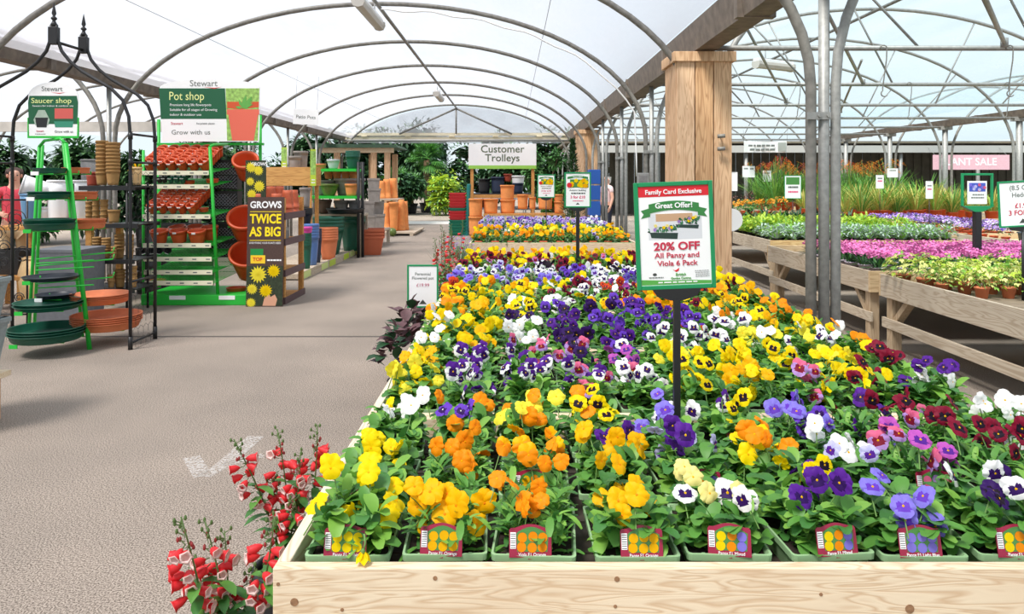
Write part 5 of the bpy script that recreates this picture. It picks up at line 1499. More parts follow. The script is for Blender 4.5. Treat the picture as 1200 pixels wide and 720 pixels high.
# smaller flower panel behind
p0, p1 = P(287, 233, 9.35), P(312, 233, 9.35)
t = thing('display_board', 'small dark flower panel standing behind the top of the big board', 'sign', ((p0.x+p1.x)/2, 9.35, 1.28), (0, 0, R(-8)))
a2 = (p1.x-p0.x)/2; h2 = P(0, 188, 9.35).z-1.28
g = MB(); g.box((-a2, 0, 0), (a2, .015, h2)); c = g.build('panel', MATS['print_dark_leaf'], t)
for k, (x, z, r) in enumerate(((-.06, .44, .075), (.04, .40, .07), (-.07, .26, .06), (.05, .2, .08), (-.05, .1, .07))): chrys(c, x, z, r, lem, k)
text('GROWS', .06, white_m, c, (.05, -.003, h2-.05), bold=.02)
g = MB(); g.box((-.02, .016, 0-.3), (.02, .036, h2)); g.build('post', wood_z, t)
# wooden shelf unit at its side
u0, u1 = P(331, 0, 9.12).x, P(355, 0, 9.9).x
t = thing('wooden_display_unit', 'wooden shelf unit with dark lips standing behind the dark board', 'shelf', (-3.08, 9.72, 0))
xs0, xs1 = -.20, .20
for x in (xs0, xs1):
    for y in (-.42, .38):
        g = MB(); g.box((x-.03, y-.03, 0), (x+.03, y+.03, 1.33)); g.build('post', wood_o, t)
lip = mat('dark_printed_lip', (98, 74, 76), .6)
for y in (350, 318, 282, 252):
    z = P(0, y, 9.4).z
    g = MB(); g.box((xs0-.02, -.44, z-.03), (xs1+.02, .42, z)); s = g.build('shelf', wood_o, t)
    g = MB(); g.box((xs1+.0315, -.44, z-.055), (xs1+.045, .42, z+.03)); g.box((xs0-.02, -.46, z-.055), (xs1+.045, -.4405, z+.03)); l = g.build('lip', lip, s)
    print_lines(l, .0, z-.02, .4, 1, white_m, .02, .02, -.4605)
ztop = P(0, 252, 9.4).z
# tall terracotta pots on the top shelf
for k, (x, y, n, r, h) in enumerate(((-3.2, 9.40, 2, .085, .20), (-3.0, 9.42, 2, .085, .20), (-2.93, 9.66, 2, .08, .24), (-3.16, 9.66, 3, .085, .22), (-3.12, 9.9, 3, .085, .22), (-2.93, 9.92, 2, .075, .24))):
    me = round_pot(r*.95, r*.76, h, rim=.035, t=.008, seg=20, rimout=1.06).mesh('terracotta_pot', [mat('terracotta_warm', (196, 96, 62), .6, noise=.08)])
    for q in range(n):
        o = link('terracotta_pot', me, None, (x, y, ztop+.001+q*.07 + (h if True else 0)), (PI, 0, random.uniform(0, 6)))
        tag(o, 'upturned terracotta pot in the %s cluster pile on top of the wooden shelf unit' % ORD[k], 'pot', 'upturned pots pile %s' % ORD[k])
z2 = P(0, 282, 9.4).z
t = thing('storage_tin', 'grey metal tin on the second shelf of the wooden unit', 'tin', (-3.0, 9.55, z2+.001)); g = MB(); g.sqlathe([(1, 0), (1, .13), (.98, .135)], .10, .08, rnd=.2); g.build('body', greypot, t); g = MB(); g.sqlathe([(1.04, .12), (1.04, .15), (.9, .16)], .10, .08, rnd=.2); g.build('lid', galv, t)
z3 = P(0, 318, 9.4).z
t = thing('glass_jar', 'pale yellow jar with a white lid on the third shelf of the wooden unit', 'jar', (-2.96, 9.45, z3+.001)); g = MB(); g.lathe([(.001, 0), (.07, 0), (.075, .02), (.075, .17), (.06, .19), (.06, .2), (.001, .2)], 16); g.build('body', mat('jar_yellow', (206, 190, 110), .4), t); g = MB(); g.lathe([(.062, .19), (.064, .23), (.001, .232)], 16); g.build('lid', white_m, t)
# ================================================================== FURTHER ALONG THE LEFT AISLE
warm = mat('terracotta_warm', (196, 96, 62), .6, noise=.08); stone = mat('stone_grey_pot', (150, 142, 136), .9, noise=.15, nscale=10)
darkblue = mat('dark_blue_plastic', (44, 54, 76), .4)
def nest(name, lab, cx, d, z, r, taper, h, n, m, step, grp, seg=24, rim=.05, sq=False):
    if sq:
        g = MB(); g.sqlathe([(taper, 0), (.97, h-rim), (1.04, h-rim), (1.06, h), (.98, h), (.94, h-rim), (taper*.9, .03)], r, r, rnd=.08)
    else: g = round_pot(r/1.06, r/1.06*taper, h, rim=rim, t=.012, seg=seg)
    me = g.mesh(name, [m])
    for k in range(n):
        o = link(name, me, None, (cx, d, z+k*step), (0, 0, .15 if sq else random.uniform(0, 6))); tag(o, lab, 'pot', grp if n > 1 else None)
def npx(name, lab, x0, x1, yt, yb, d, n, m, taper=.7, hfrac=.75, grp=None, z=None, **k):
    r = (x1-x0)/2/F*d; b = P((x0+x1)/2, yb, d); H = P(0, yt, d).z-b.z; h = H*hfrac if n > 1 else H
    nest(name, lab, b.x, d, b.z if z is None else z, r, taper, h, n, m, (H-h)/max(1, n-1), grp or lab[:60], **k)
# pallet plinth
t = thing('pallet_plinth', 'low pallet plinth with lime price strips carrying the big plastic pots', 'plinth', (-3.75, 13.7, 0))
g = MB(); g.box((-.5, -2.2, .02), (.47, 2.3, .10)); g.build('deck', wgrey_y, t)
for k in range(8):
    g = MB(); g.box((.471, -2.2+k*.56, .0), (.49, -2.2+k*.56+.55, .13)); b = g.build('edge_board', wgrey_y, t)
    if k not in (1, 4): q = MB(); q.box((.4905, -2.16+k*.56, .015), (.495, -2.16+k*.56+.44, .12)); q.build('price_strip', limes if k % 2 else mat('pale_lime_card', (206, 222, 140), .5), b)
zp = .101
npx('plastic_pot', 'green plastic pot in a narrow nested stack below the pink one', 354, 365, 272, 314, 12.2, 5, greenpl, z=zp, hfrac=.7)
npx('plastic_pot', 'bright pink plastic pot topping the narrow green stack', 353, 366, 266, 273, 12.2, 1, mat('pink_plastic', (214, 70, 160), .4), .9)
npx('plastic_pot', 'light blue plastic pot in a tall nested stack on the plinth', 355, 374, 261, 309, 12.75, 5, bluegl, z=zp, hfrac=.72)
npx('plastic_pot', 'dark blue plastic pot in a nested stack beside the light blue ones', 367, 377, 264, 304, 13.1, 5, darkblue, z=zp, hfrac=.72)
npx('plastic_pot', 'pale terracotta plastic pot in a nested stack of five on the plinth', 374, 396, 263, 300, 13.7, 5, sterra, z=zp, hfrac=.68)
npx('plastic_pot', 'dark green plastic pot nested in the left big pile behind the terracotta stack', 367, 403, 252, 296, 14.6, 4, greenpl, z=zp, hfrac=.72, rim=.07)
npx('plastic_pot', 'very large dark green plastic pot at the end of the plinth', 398, 428, 250, 292, 15.4, 2, greenpl, z=zp, hfrac=.88, rim=.09)
g = MB(); p = P(404, 252, 14.9); g.lathe([(.001, 0), (.33, 0), (.38, .08), (.39, .10), (.37, .10), (.30, .02), (.001, .02)], 28); tag(g.build('plant_saucer', blackpl, None, (P(405, 0, 15.0).x, 15.0, P(0, 250, 14.6).z-.015)), 'wide black saucer lying across the tops of the big green pots', 'saucer')
npx('plastic_pot', 'square terracotta plastic pot in a nested stack standing on the tarmac', 422, 450, 268, 298, 15.6, 3, terrapl if False else mat('plastic_brick', (200, 104, 70), .5), .72, .74, z=.001, sq=True)
npx('plastic_pot', 'black pot in the short nested stack behind the blue pots', 352, 366, 244, 262, 12.9, 4, blackpl, z=P(0, 262, 12.9).z)
# raised timber box with grey pots
p0, p1 = P(312, 218, 13.3), P(366, 218, 13.3)
t = thing('raised_planter_box', 'raised orange timber box carrying grey pots beside the shelf unit', 'planter', ((p0.x+p1.x)/2, 13.5, 0))
a = (p1.x-p0.x)/2; z0, z1 = p0.z, P(0, 196, 13.3).z
for k in range(2):
    g = MB(); g.box((-a, -.2, z0+k*(z1-z0)/2+.003), (a, -.17, z0+(k+1)*(z1-z0)/2)); g.build('board', wood_x if False else wood('box_board', (214, 164, 100), (160, 104, 56), 0, 6, .5), t, bevel=.003)
    g = MB(); g.box((-a, .37, z0+k*(z1-z0)/2+.003), (a, .4, z0+(k+1)*(z1-z0)/2)); g.build('board', MATS['box_board'], t)
g = MB(); g.box((-a+.03, -.17, z1-.06), (a-.03, .37, z1-.03)); g.build('deck', wood_o, t)
for s in (-1, 1):
    g = MB(); g.box((s*(a-.015)-.015, -.169, z0), (s*(a-.015)+.015, .369, z1)); g.build('board', wood_o, t)
    for y in (-.13, .33): g = MB(); g.box((s*(a-.06)-.03, y-.03, .101 if s > 0 else 0), (s*(a-.06)+.03, y+.03, z1-.07)); g.build('leg', wood_o, t)
npx('stone_pot', 'grey stone pot on the timber box, taller one behind', 344, 361, 175, 196, 13.65, 1, stone, .85, z=z1-.03)
npx('stone_pot', 'grey stone pot on the timber box, front left one with a thick rim', 338, 353, 181, 196, 13.5, 1, stone, .85, z=z1-.03)
npx('stone_pot', 'grey stone pot standing on the short black stack under the timber box', 351, 364, 220, 243.6, 12.9, 1, stone, .8)
g = MB(); 
for k, (x, yt, yb, d, lab) in enumerate(((367, 175, 218, 13.22, 'tall lime info panel at the right corner of the timber box'), (333, 173, 196, 13.4, 'tall lime info panel behind the flower board, left of the grey pots'))):
    p = P(x, yb, d); h = P(0, yt, d).z-p.z
    t = thing('info_panel', lab, 'sign', (p.x, d, p.z)); g = MB(); g.box((-.05, -.004, 0), (.05, .004, h)); c = g.build('panel', limes, t)
    q = MB(); rect(q, -.045, h*.3, .045, h*.95, -.0045); q.build('picture', mat('print_foliage', (150, 190, 96), .6), c); print_lines(c, 0, h*.15, .07, 2, white_m, .05, .02, -.005)
    g = MB(); g.tube([(0, .01, -.3), (0, .01, h*.9)], .008, 6); g.build('stake', green_m, t)
# green tiered shelf with pots
SD = 15.2
t = thing('tiered_shelf', 'bright green two tier shelf of mixed pots with black posts', 'shelf', (P(395, 0, SD).x, SD, 0))
xc = t.location.x
for y, xa, xb in ((201, 360, 421), (233, 352, 422)):
    z = P(0, y, SD-.3).z; g = MB(); g.box((P(xa, 0, SD).x-xc, -.32, z), (P(xb, 0, SD).x-xc, .35, z+.055)); g.build('shelf', green_m, t)
for px, dy in ((420, -.33), (425, -.2), (424, .36), (356, .36)):
    g = MB(); a, b = P(px, 190, SD+dy), P(px, 300, SD+dy); g.tube([(a.x-xc, dy, 0), (a.x-xc, dy, a.z)], .03, 8); g.build('post', black_m, t)
zA, zB = P(0, 201, SD-.3).z+.056, P(0, 233, SD-.3).z+.056
npx('plastic_pot', 'pale grey pot on the top green shelf', 383, 398, 186, 197, SD-.1, 1, mat('pale_grey_plastic', (196, 200, 206), .5), .7, z=zA)
npx('plastic_pot', 'dark green pot in the nested stack on the top green shelf', 405, 422, 175, 196, SD-.1, 4, greenpl, .7, z=zA)
npx('clay_pot', 'low terracotta dish at the left of the top green shelf', 370, 382, 191, 197, SD-.05, 1, sterra, .8, z=zA)
npx('glazed_pot', 'olive green glazed bowl on the second green shelf', 375, 397, 216, 230, SD-.15, 1, greenglz, .6, z=zB)
npx('clay_pot', 'terracotta pot with a ridged rim on the second green shelf', 404, 419, 215, 229, SD-.15, 1, orangec, .75, z=zB)
npx('stone_pot', 'wide grey stone trough behind the bowl on the second green shelf', 392, 428, 209, 229, SD+.2, 1, stone, .8, z=zB)
npx('stone_pot', 'grey stone bowl at the back left of the second green shelf', 366, 394, 210, 228, SD+.2, 1, stone, .8, z=zB)
for k, x in enumerate((385, 395, 405, 414)):
    npx('clay_pot', 'small orange clay pot between the green shelves, %s from the left' % ORD[k], x-5, x+5, 201, 210, SD+.28, 1, orangec, .8, grp='small clay pots row')
npx('glazed_pot', 'dark brown glazed pot below the green shelves', 369, 389, 234, 250, SD+.1, 1, mat('brown_glaze', (104, 84, 70), .35), .75)
npx('stone_pot', 'grey clay pot below the green shelves, next to the brown one', 391, 409, 235, 250, SD+.2, 1, stone, .7)
npx('stone_pot', 'dark grey clay pot below the green shelves near the black posts', 408, 424, 235, 250, SD+.2, 1, greypot, .7)
t = low_table('low weathered table under the shelf holding brown and grey pots', P(366, 0, SD).x, P(426, 0, SD).x, SD-.1, SD+.55, P(0, 250, SD+.1).z-.01, wgrey_y)
# stacked stone pots beyond the posts
for k, (x0, x1, yt, yb, d) in enumerate(((426, 439, 236, 253, 17.5), (426, 440, 252, 270, 17.4), (437, 450, 236, 252, 18.2), (438, 451, 251, 268, 18.1), (431, 445, 209, 222, 18.0), (431, 446, 221, 237, 18.0))):
    npx('stone_pot', ('grey stone pot beyond the black posts, upper left of the block', 'grey stone pot beyond the black posts, lower left of the block', 'grey stone pot beyond the black posts, upper right of the block', 'grey stone pot beyond the black posts, lower right of the block', 'grey stone pot topping the block beyond the black posts', 'grey stone pot under the topmost one beyond the black posts')[k], x0, x1, yt, yb, d, 1, stone, .82, sq=True)
g = MB()
t = low_table('low stone-coloured stand under the block of grey pots', P(424, 0, 17.9).x, P(452, 0, 17.9).x, 17.0, 18.6, P(0, 270, 17.4).z-.005, wgrey_y)
# orange clay pots further on
OD = 22.0
t = low_table('weathered table of orange clay pots below the pergola posts', P(437, 0, OD).x, P(470, 0, OD).x, OD-.5, OD+.6, P(0, 233, OD-.4).z, wgrey_y)
rnd = random.Random(9)
t = thing('pallet', 'low pallet on the tarmac carrying the tall orange clay pots', 'pallet', (P(463, 0, OD).x, OD-.2, 0)); g = MB(); g.box((-.9, -1.0, .06), (.75, 1.2, .10)); g.build('deck', wgrey_y, t)
for k in range(3): g = MB(); g.box((-.9+.75*k, -1.0, 0), (-.8+.75*k, 1.2, .059)); g.build('bearer', wgrey_y, t)
for k, (x0, x1, yt, yb, d, z, up) in enumerate(((441, 452, 212, 232, OD-.1, P(0, 233, OD-.4).z, 1), (448, 458, 210, 232, OD, P(0, 233, OD-.4).z, 1), (455, 466, 209, 231, OD+.25, P(0, 233, OD-.4).z, 1), (449, 458, 238, 262, OD-.5, .101, 1), (456, 467, 237, 263, OD-.7, .101, 0), (464, 475, 234, 262, OD-.4, .101, 1), (468, 479, 236, 261, OD-.2, .101, 1), (452, 461, 236, 256, OD+.2, .101, 1))):
    H = P(0, yt, d).z-z if z > .2 else P(0, yt, d).z-.101
    r = (x1-x0)/2/F*d
    me = round_pot(r, r*.72, H, rim=.08, t=.02).mesh('clay_pot', [orangec])
    o = link('clay_pot', me, None, (P((x0+x1)/2, 0, d).x, d, z+(H if up else 0)), (PI if up else 0, 0, 0)); tag(o, 'tall orange clay pot in the cluster below the pergola posts, %s' % ('standing upturned on the table' if k < 3 else 'on the low pallet'), 'pot', 'orange clay pots ' + ('on the table' if k < 3 else 'on the pallet'))
p = P(459, 265, 20.5); t = link('clay_ball', (lambda g: (g.lathe([(.12*math.sin(PI*i/12)+.0001, .12-.12*math.cos(PI*i/12)) for i in range(13)], 20), g)[1])(MB()).mesh('clay_ball', [greenglz]), None, (p.x, 20.6, .001)); tag(t, 'dark green glazed ball on the tarmac before the orange pots', 'ornament')
t = thing('timber_pergola', 'brown timber pergola with a felted roof behind the orange clay pots', 'pergola', (P(430, 0, 25).x, 25, 0))
for px, dy in ((395, 0), (438, 0), (454, 0), (454, 1.6), (425, 1.6)):
    x = P(px, 0, 25).x-t.location.x; g = MB(); g.box((x-.09, dy-.09, 0), (x+.09, dy+.09, 2.5)); g.build('post', wood_z, t)
g = MB(); g.box((-1.6, -.1, 2.5), (.9, .1, 2.66)); g.build('beam', wood_x, t); g = MB(); g.prism([(-1.8, 2.66), (1.1, 2.66), (1.0, 2.76), (-1.8, 2.8)], -.3, 2.0); g.build('roof', mat('felt_green', (60, 84, 66), .9), t)
# hung sign
p = P(358, 146, 13.0); t = thing('hanging_sign', 'white hanging sign reading Patio Pots under the roof', 'sign', (p.x, 13, p.z), (0, R(3), 0))
g = MB(); g.box((-.22, -.004, 0), (.22, .004, .27)); c = g.build('board', white_m, t); text('Patio Pots', .085, greyp, c, (0, -.006, .13))
for x in (-.19, .19): g = MB(); g.tube([(x, 0, .27), (x, 0, .85)], .003, 5); g.build('cord', galv, t)

# ================================================================== TROLLEY BAY
TD = 21.5
p0, p1 = P(549, 198, TD), P(628.5, 198, TD)
t = thing('trolley_bay_sign', 'white customer trolleys sign with a lime stripe on two timber posts', 'sign', ((p0.x+p1.x)/2, TD, 0))
a = (p1.x-p0.x)/2; z0, z1 = p0.z, P(0, 168.5, TD).z
g = MB(); g.box((-a, -.02, z0), (a, .02, z1)); c = g.build('board', white_m, t, bevel=.004)
q = MB(); rect(q, -a, z0, a, z0+.10, -.021); q.build('stripe', mat('lime_print', (150, 206, 84), .5), c)
text('Customer\nTrolleys', .30, mat('print_olive', (92, 104, 78), .5), c, (0, -.024, z0+.44), bold=.008, sp=.86, width=a*1.28)
for s in (-1, 1): g = MB(); g.box((s*(a-.10)-.045, .021, 0), (s*(a-.10)+.045, .11, z1)); g.build('post', wood_o, t)
g = MB(); g.box((-a+.15, .03, 1.05), (a-.15, .08, 1.15)); g.build('rail', wood_o, t)
tm = mat('trolley_steel', (170, 176, 186), .4, .5); th = mat('trolley_handle', (70, 84, 120), .5)
for k in range(6):
    x = P(556+k*13, 0, 22.5).x
    t = thing('garden_trolley', 'grey wire customer trolley parked under the trolleys sign', 'trolley', (x, 22.6, 0), group='customer trolleys')
    g = MB()
    for z in (.45, .70, 1.0): g.tube([(-.14, -.4, z), (.14, -.4, z), (.14, .4, z), (-.14, .4, z), (-.14, -.4, z)], .01, 5)
    for u in range(6): g.tube([(-.14, -.4+.16*u, .45), (-.14, -.4+.16*u, 1.0)], .005, 4); g.tube([(.14, -.4+.16*u, .45), (.14, -.4+.16*u, 1.0)], .005, 4)
    g.build('basket', tm, t); g = MB(); g.tube([(-.15, -.52, 1.1), (.15, -.52, 1.1)], .03, 8); g.build('handle', th, t)
    g = MB(); g.tube([(-.13, -.4, .1), (-.13, -.5, 1.1)], .012, 5); g.tube([(.13, -.4, .1), (.13, -.5, 1.1)], .012, 5); g.tube([(-.13, -.4, .15), (-.13, .4, .15), (.13, .4, .15), (.13, -.4, .15)], .012, 5); g.build('chassis', tm, t)
    for sx in (-1, 1):
        for sy in (-.4, .4): g = MB(); g.lathe([(.001, -.02), (.07, -.02), (.07, .02), (.001, .02)], 12, 0, Matrix.Translation((sx*.13, sy, .07)) @ Matrix.Rotation(PI/2, 4, 'Y'), False); g.build('wheel', blackpl, t)
low_table('dark table of black bins behind the customer trolleys', P(553, 0, 24).x, P(625, 0, 24).x, 23.4, 24.4, 1.15, blackpl)
for k, (x0, x1, yt, yb, m, lab) in enumerate(((560, 575, 209, 226, blackpl, 'black bin at the left of the table behind the trolleys'), (575, 592, 207, 226, darkblue, 'largest dark bin in the middle of the table behind the trolleys'), (590, 600, 204, 213, terradk, 'red-brown pot resting above the dark bins'), (599, 615, 206, 216, whitegl, 'white bowl above the right-hand bins behind the trolleys'), (600, 614, 214, 226, darkblue, 'small dark bin below the white bowl behind the trolleys'))):
    npx('plastic_bin' if m in (blackpl, darkblue) else 'plastic_pot', lab, x0, x1, yt, yb, 23.9, 1, m, .85, z=1.151 if yb == 226 else None)
for k, (x0, x1, yt, yb, d, lab) in enumerate(((549, 566, 233, 256, 20.2, 'left corner'), (549, 566, 254, 277, 20.1, 'bottom left corner'), (566, 584, 233, 250, 20.3, 'second from left'), (586, 603, 217, 235, 20.4, 'topmost'), (586, 604, 234, 250, 20.4, 'under the topmost'), (606, 619, 228, 245, 20.3, 'right of the middle'), (620, 628, 231, 245, 20.2, 'narrow one'), (630, 648, 229, 245, 20.2, 'below the small poster'), (649, 660, 228, 237, 20.3, 'upper one near the conifer'), (649, 661, 236, 250, 20.2, 'lower one near the conifer'))):
    npx('clay_pot', 'orange clay cylinder pot before the trolley bay, ' + lab, x0, x1, yt, yb, d, 1, orangec, .9, rim=.04)
    o = COL.objects[-1]
low_table('pine table under the orange cylinder pots before the trolley bay', P(567, 0, 20.3).x, P(662, 0, 20.3).x, 19.95, 20.75, P(0, 250, 20.3).z-.006, wood_o)
# shopping baskets
for k in range(14):
    z = .02+k*.085; m = mat('basket_red', (206, 52, 58), .5) if k > 4 and k != 8 else mat('basket_green', (24, 130, 104), .5)
    x = P(536.5, 0, 21).x
    t = thing('shopping_basket', ('red' if k > 4 and k != 8 else 'green') + ' shopping basket in the nested stack left of the trolley sign', 'basket', (x, 21.0, z), group=('red' if k > 4 and k != 8 else 'green') + ' baskets')
    g = MB(); g.sqlathe([(.86, 0), (1.0, .066), (1.05, .066), (1.06, .08), (.98, .08), (.94, .06), (.82, .01)], .24, .17, rnd=.15); g.build('body', m, t)
x = P(546.5, 0, 21).x; t = thing('stacking_crate', 'tall teal plastic board standing against the shopping baskets', 'board', (x, 21.1, 0), (0, R(3), 0)); g = MB(); g.box((-.05, -.25, 0.002), (.04, .25, 1.46)); g.build('body', mat('teal_plastic', (20, 120, 116), .5), t, bevel=.02); g = MB(); g.box((-.06, -.26, 0.002), (.05, .26, .1)); g.build('foot', MATS['teal_plastic'], t)

# ================================================================== PLANTS BY THE BENCH SIDE
def penstemon(loc_, stems, label, seed):
    """red bell flowers on upright stems, in a pot"""
    rnd = random.Random(seed)
    t = thing('penstemon', label, 'flowering plant', loc_)
    me = round_pot(.11, .085, .19, rim=.03, t=.006).mesh('pot', [blackpl]); link('pot', me, t)
    g = MB(); g.lathe([(.001, .165), (.098, .165)], 16); g.build('compost', soil, t)
    bellr = mat('petal_bell_red', (232, 48, 54), .5, transl=.2); bellw = mat('petal_bell_white', (252, 222, 214), .5, transl=.2)
    for (dx, dy, H, nb, lean) in stems:
        s = MB(); base = Vector((rnd.uniform(-.04, .04), rnd.uniform(-.04, .04), .16)); top = Vector((dx, dy, H))
        pts = [base.lerp(top, u)+Vector((math.sin(u*PI)*.02, 0, 0)) for u in [i/8 for i in range(9)]]
        s.tube(pts, [.0042-.0003*i for i in range(9)], 6, 0)
        for u in [.08+.07*i for i in range(9)]:
            p = base.lerp(top, u)+Vector((math.sin(u*PI)*.02, 0, 0))
            for sd in (0, 1):
                az = u*9+sd*PI+rnd.gauss(0, .4); s.leaf(p, (math.cos(az), math.sin(az), .45), .105*(1.1-u*.6), .030, .7, 1 if rnd.random() < .6 else 2, 4)
        for k in range(12):   # buds near the tip
            u = .80+.20*k/12; p = base.lerp(top, u); az = rnd.uniform(0, 6.28)
            q = p+Vector((math.cos(az), math.sin(az), .5))*.018
            s.tube([p, q], .0014, 4, 0, caps=False); s.lathe([(.0005, -.006), (.0042, -.002), (.004, .004), (.0005, .009)], 6, 3 if k < 6 else 0, Matrix.Translation(q))
        s.build('stem', [mat('penstemon_stem', (86, 112, 56), .6), leafB, leafA, mat('bud_red', (150, 50, 50), .5)], t)
        for k in range(nb):
            u = .52+.36*k/nb; p = base.lerp(top, u); az = rnd.uniform(PI*1.0, PI*2.05) if rnd.random() < .8 else rnd.uniform(0, PI)
            L = rnd.uniform(.032, .040); r = rnd.uniform(.0145, .018)
            f = MB(); n = 10; prof = [(.0025, 0, 0), (.0075, .18, 0), (.0118, .45, 0), (.0125, .78, 0), (r*.85, .93, 0), (r, 1.0, 0), (r*.62, .985, 1), (.0105, .75, 1), (.0005, .5, 1)]
            vs = []; 
            for (rr, uu, _) in prof:
                for j in range(n):
                    a = 2*PI*j/n; w = 1+(.13*math.cos(5*a) if uu > .9 else 0); vs.append((rr*w*math.cos(a), rr*w*math.sin(a), uu*L))
            f.add(vs, []); o = len(f.v)-len(vs)
            for i in range(len(prof)-1):
                for j in range(n):
                    j2 = (j+1) % n; f.f.append((o+i*n+j, o+i*n+j2, o+(i+1)*n+j2, o+(i+1)*n+j)); f.m.append(1 if i >= 5 else 0); f.sm.append(True)
            d = Vector((math.cos(az), math.sin(az), rnd.uniform(-.55, .1))).normalized()
            q = d.to_track_quat('Z', 'Y').to_euler()
            f.tube([(0, 0, 0), Vector((0, 0, -.012))], .0016, 4, 2, caps=False)
            f.build('bell_flower', [bellr, bellw, MATS['penstemon_stem']], t, p+d*.014, q)
    return t
def atp(px, py, d, L): v = P(px, py, d); return (v.x-L[0], v.y-L[1], v.z-L[2])
L1 = Vector((-.80, 2.0, 0)); L2 = Vector((-.80, 2.62, 0))
def st(px, py, d, L, nb): v = P(px, py, d); return (v.x-L.x, v.y-L.y, v.z, nb, 0)
penstemon(L1, [st(212, 606, 1.9, L1, 12), st(240, 610, 2.05, L1, 11), st(263, 622, 2.1, L1, 10), st(322, 606, 2.0, L1, 11), st(228, 650, 2.1, L1, 9), st(300, 660, 2.1, L1, 8)], 'red bell-flowered plant at the bottom left, nearest beside the front bench', 3)
penstemon(L2, [st(274, 515, 2.5, L2, 13), st(325, 503, 2.62, L2, 11), st(372, 498, 2.6, L2, 14), st(352, 530, 2.55, L2, 14), st(318, 560, 2.6, L2, 8), st(345, 585, 2.5, L2, 10)], 'red bell-flowered plant behind the nearest one, touching the left corner of the bench', 8)
for k, (d, h, seed) in enumerate(((7.6, 1.0, 21), (8.2, 1.0, 22), (8.9, 1.05, 23))):
    L = Vector((-.74, d, 0)); rr = random.Random(seed)
    penstemon(L, [(rr.uniform(-.1, .16), rr.uniform(-.15, .15), h*rr.uniform(.8, 1.05), 6, 0) for _ in range(6)], 'red bell-flowered plant beside the middle benches, %s of three' % ('nearest', 'middle', 'farthest')[k], seed)
hm = mat('leaf_purple_brown', (92, 62, 66), .6, noise=.25)
g = MB(); rr = random.Random(2); dome(g, 90, .20, .42, .11, .09, rr, [0, 0, 1], .1)
HE = plant_proto('purple_leaved_plant', blackpl, .12, .09, .18, g, [hm, leafD])
place(HE, (-.80, 5.75, 0), 'purple-brown leaved plant in a pot below the £19.99 sign', None, .9); place(HE, (-.77, 5.2, 0), 'purple-brown leaved plant in a pot, nearer than the £19.99 sign', None, .85)
g = MB(); rr = random.Random(6); tuft(g, 90, .5, .012, .5, rr, 0, .08, .9, 3, .3); f = MB(); heads(f, 40, .2, .42, .62, .014, rr, [0], 5)
LAV = plant_proto('lavender_plant', blackpl, .12, .09, .18, g, [mat('leaf_greygreen', (120, 140, 112), .6)], f, [C['lilac']])
place(LAV, (-.72, 10.0, 0), 'grey-green lavender in a pot at the gap before the far bench', None, 1.1); place(LAV, (-.72, 9.5, 0), 'grey-green lavender in a pot left of the last pansies', None, 1.15)

# ================================================================== TREES AND SHRUBS BEYOND
def tree(name, label, x, y, h, rx, mats, seed, z0=.3, n=1500, L=.26, group=None, trunk=True, shape='round'):
    rnd = random.Random(seed); t = thing(name, label, 'tree' if trunk else 'shrub', (x, y, 0), group=group)
    g = MB()
    lob = [(Vector((rnd.uniform(-.6, .6)*rx, rnd.uniform(-.6, .6)*rx, z0+(h-z0)*rnd.uniform(.25, .85))), rnd.uniform(.35, .55)*rx) for _ in range(9)]
    for i in range(n):
        if shape == 'cone':
            u = rnd.random(); r = rx*(1-u)*math.sqrt(rnd.random())+.02; a = rnd.uniform(0, 6.28); p = Vector((r*math.cos(a), r*math.sin(a), z0+(h-z0)*u)); d = Vector((math.cos(a)*.5, math.sin(a)*.5, 1))
        else:
            c, r = rnd.choice(lob); v = Vector((rnd.gauss(0, 1), rnd.gauss(0, 1), rnd.gauss(0, 1))).normalized(); p = c+v*r*rnd.uniform(.75, 1.05); d = v+Vector((rnd.gauss(0, .4), rnd.gauss(0, .4), rnd.gauss(0, .4)))
            if p.z < z0*.5: continue
        g.leaf(p, d, L*rnd.uniform(.6, 1.2), L*.42*rnd.uniform(.7, 1.2), .5, rnd.randrange(len(mats)), 2)
    if shape != 'cone':   # oversized inner leaves added to block light through the crown
        for c, r in lob:
            for j in range(int(n/26)):
                v = Vector((rnd.gauss(0, 1), rnd.gauss(0, 1), rnd.gauss(0, 1))).normalized(); g.leaf(c+v*r*.6, v.cross(Vector((.3, .2, 1))), L*2.2, L*1.5, .3, 0, 2)
    g.build('foliage', mats, t)
    g = MB()
    if shape == 'cone': g.tube([(0, 0, 0), (0, 0, h*.8)], .03, 6)
    else:
        top = h*.6; g.tube([(0, 0, 0), (.05, 0, top*.5), (0, .05, top)], [.12, .1, .05] if trunk else [.05, .04, .02], 8)
        for c, r in lob: g.tube([(0, 0, top*.4), c], .025, 5)
    g.build('trunk', mat('bark', (96, 78, 62), .9, noise=.3, nscale=8), t)
    return t
dkA = mat('leaf_hedge_dark', (46, 82, 50), .6, transl=.1, noise=.2, nscale=3); dkB = mat('leaf_hedge_mid', (74, 116, 62), .6, transl=.1, noise=.2, nscale=3)
k = 0
for i, (x, y, h, rx) in enumerate(((-15.5, 40, 4.2, 2.2), (-12, 41, 4.4, 2.4), (-9.2, 40, 4.6, 2.3), (-6.6, 42, 4.8, 2.3), (-4.2, 41.5, 4.6, 2.3), (-1.6, 42, 4.2, 2.4), (1.0, 41, 4.3, 2.3), (3.2, 41.5, 4.2, 2.2))):
    tree('evergreen_tree', 'dense dark evergreen beyond the far opening, %s from the left of the row' % ORD[i], x, y, h, rx, [dkA, dkA, dkB], 40+i, .2, 1500, .34, 'evergreens beyond the opening')
tree('evergreen_shrub', 'bright yellow-green shrub beside the palm, left of the trolley sign', -2.8, 33, 1.9, 1.1, [lime_m, leafC, dkB], 60, .1, 700, .2, None, False)
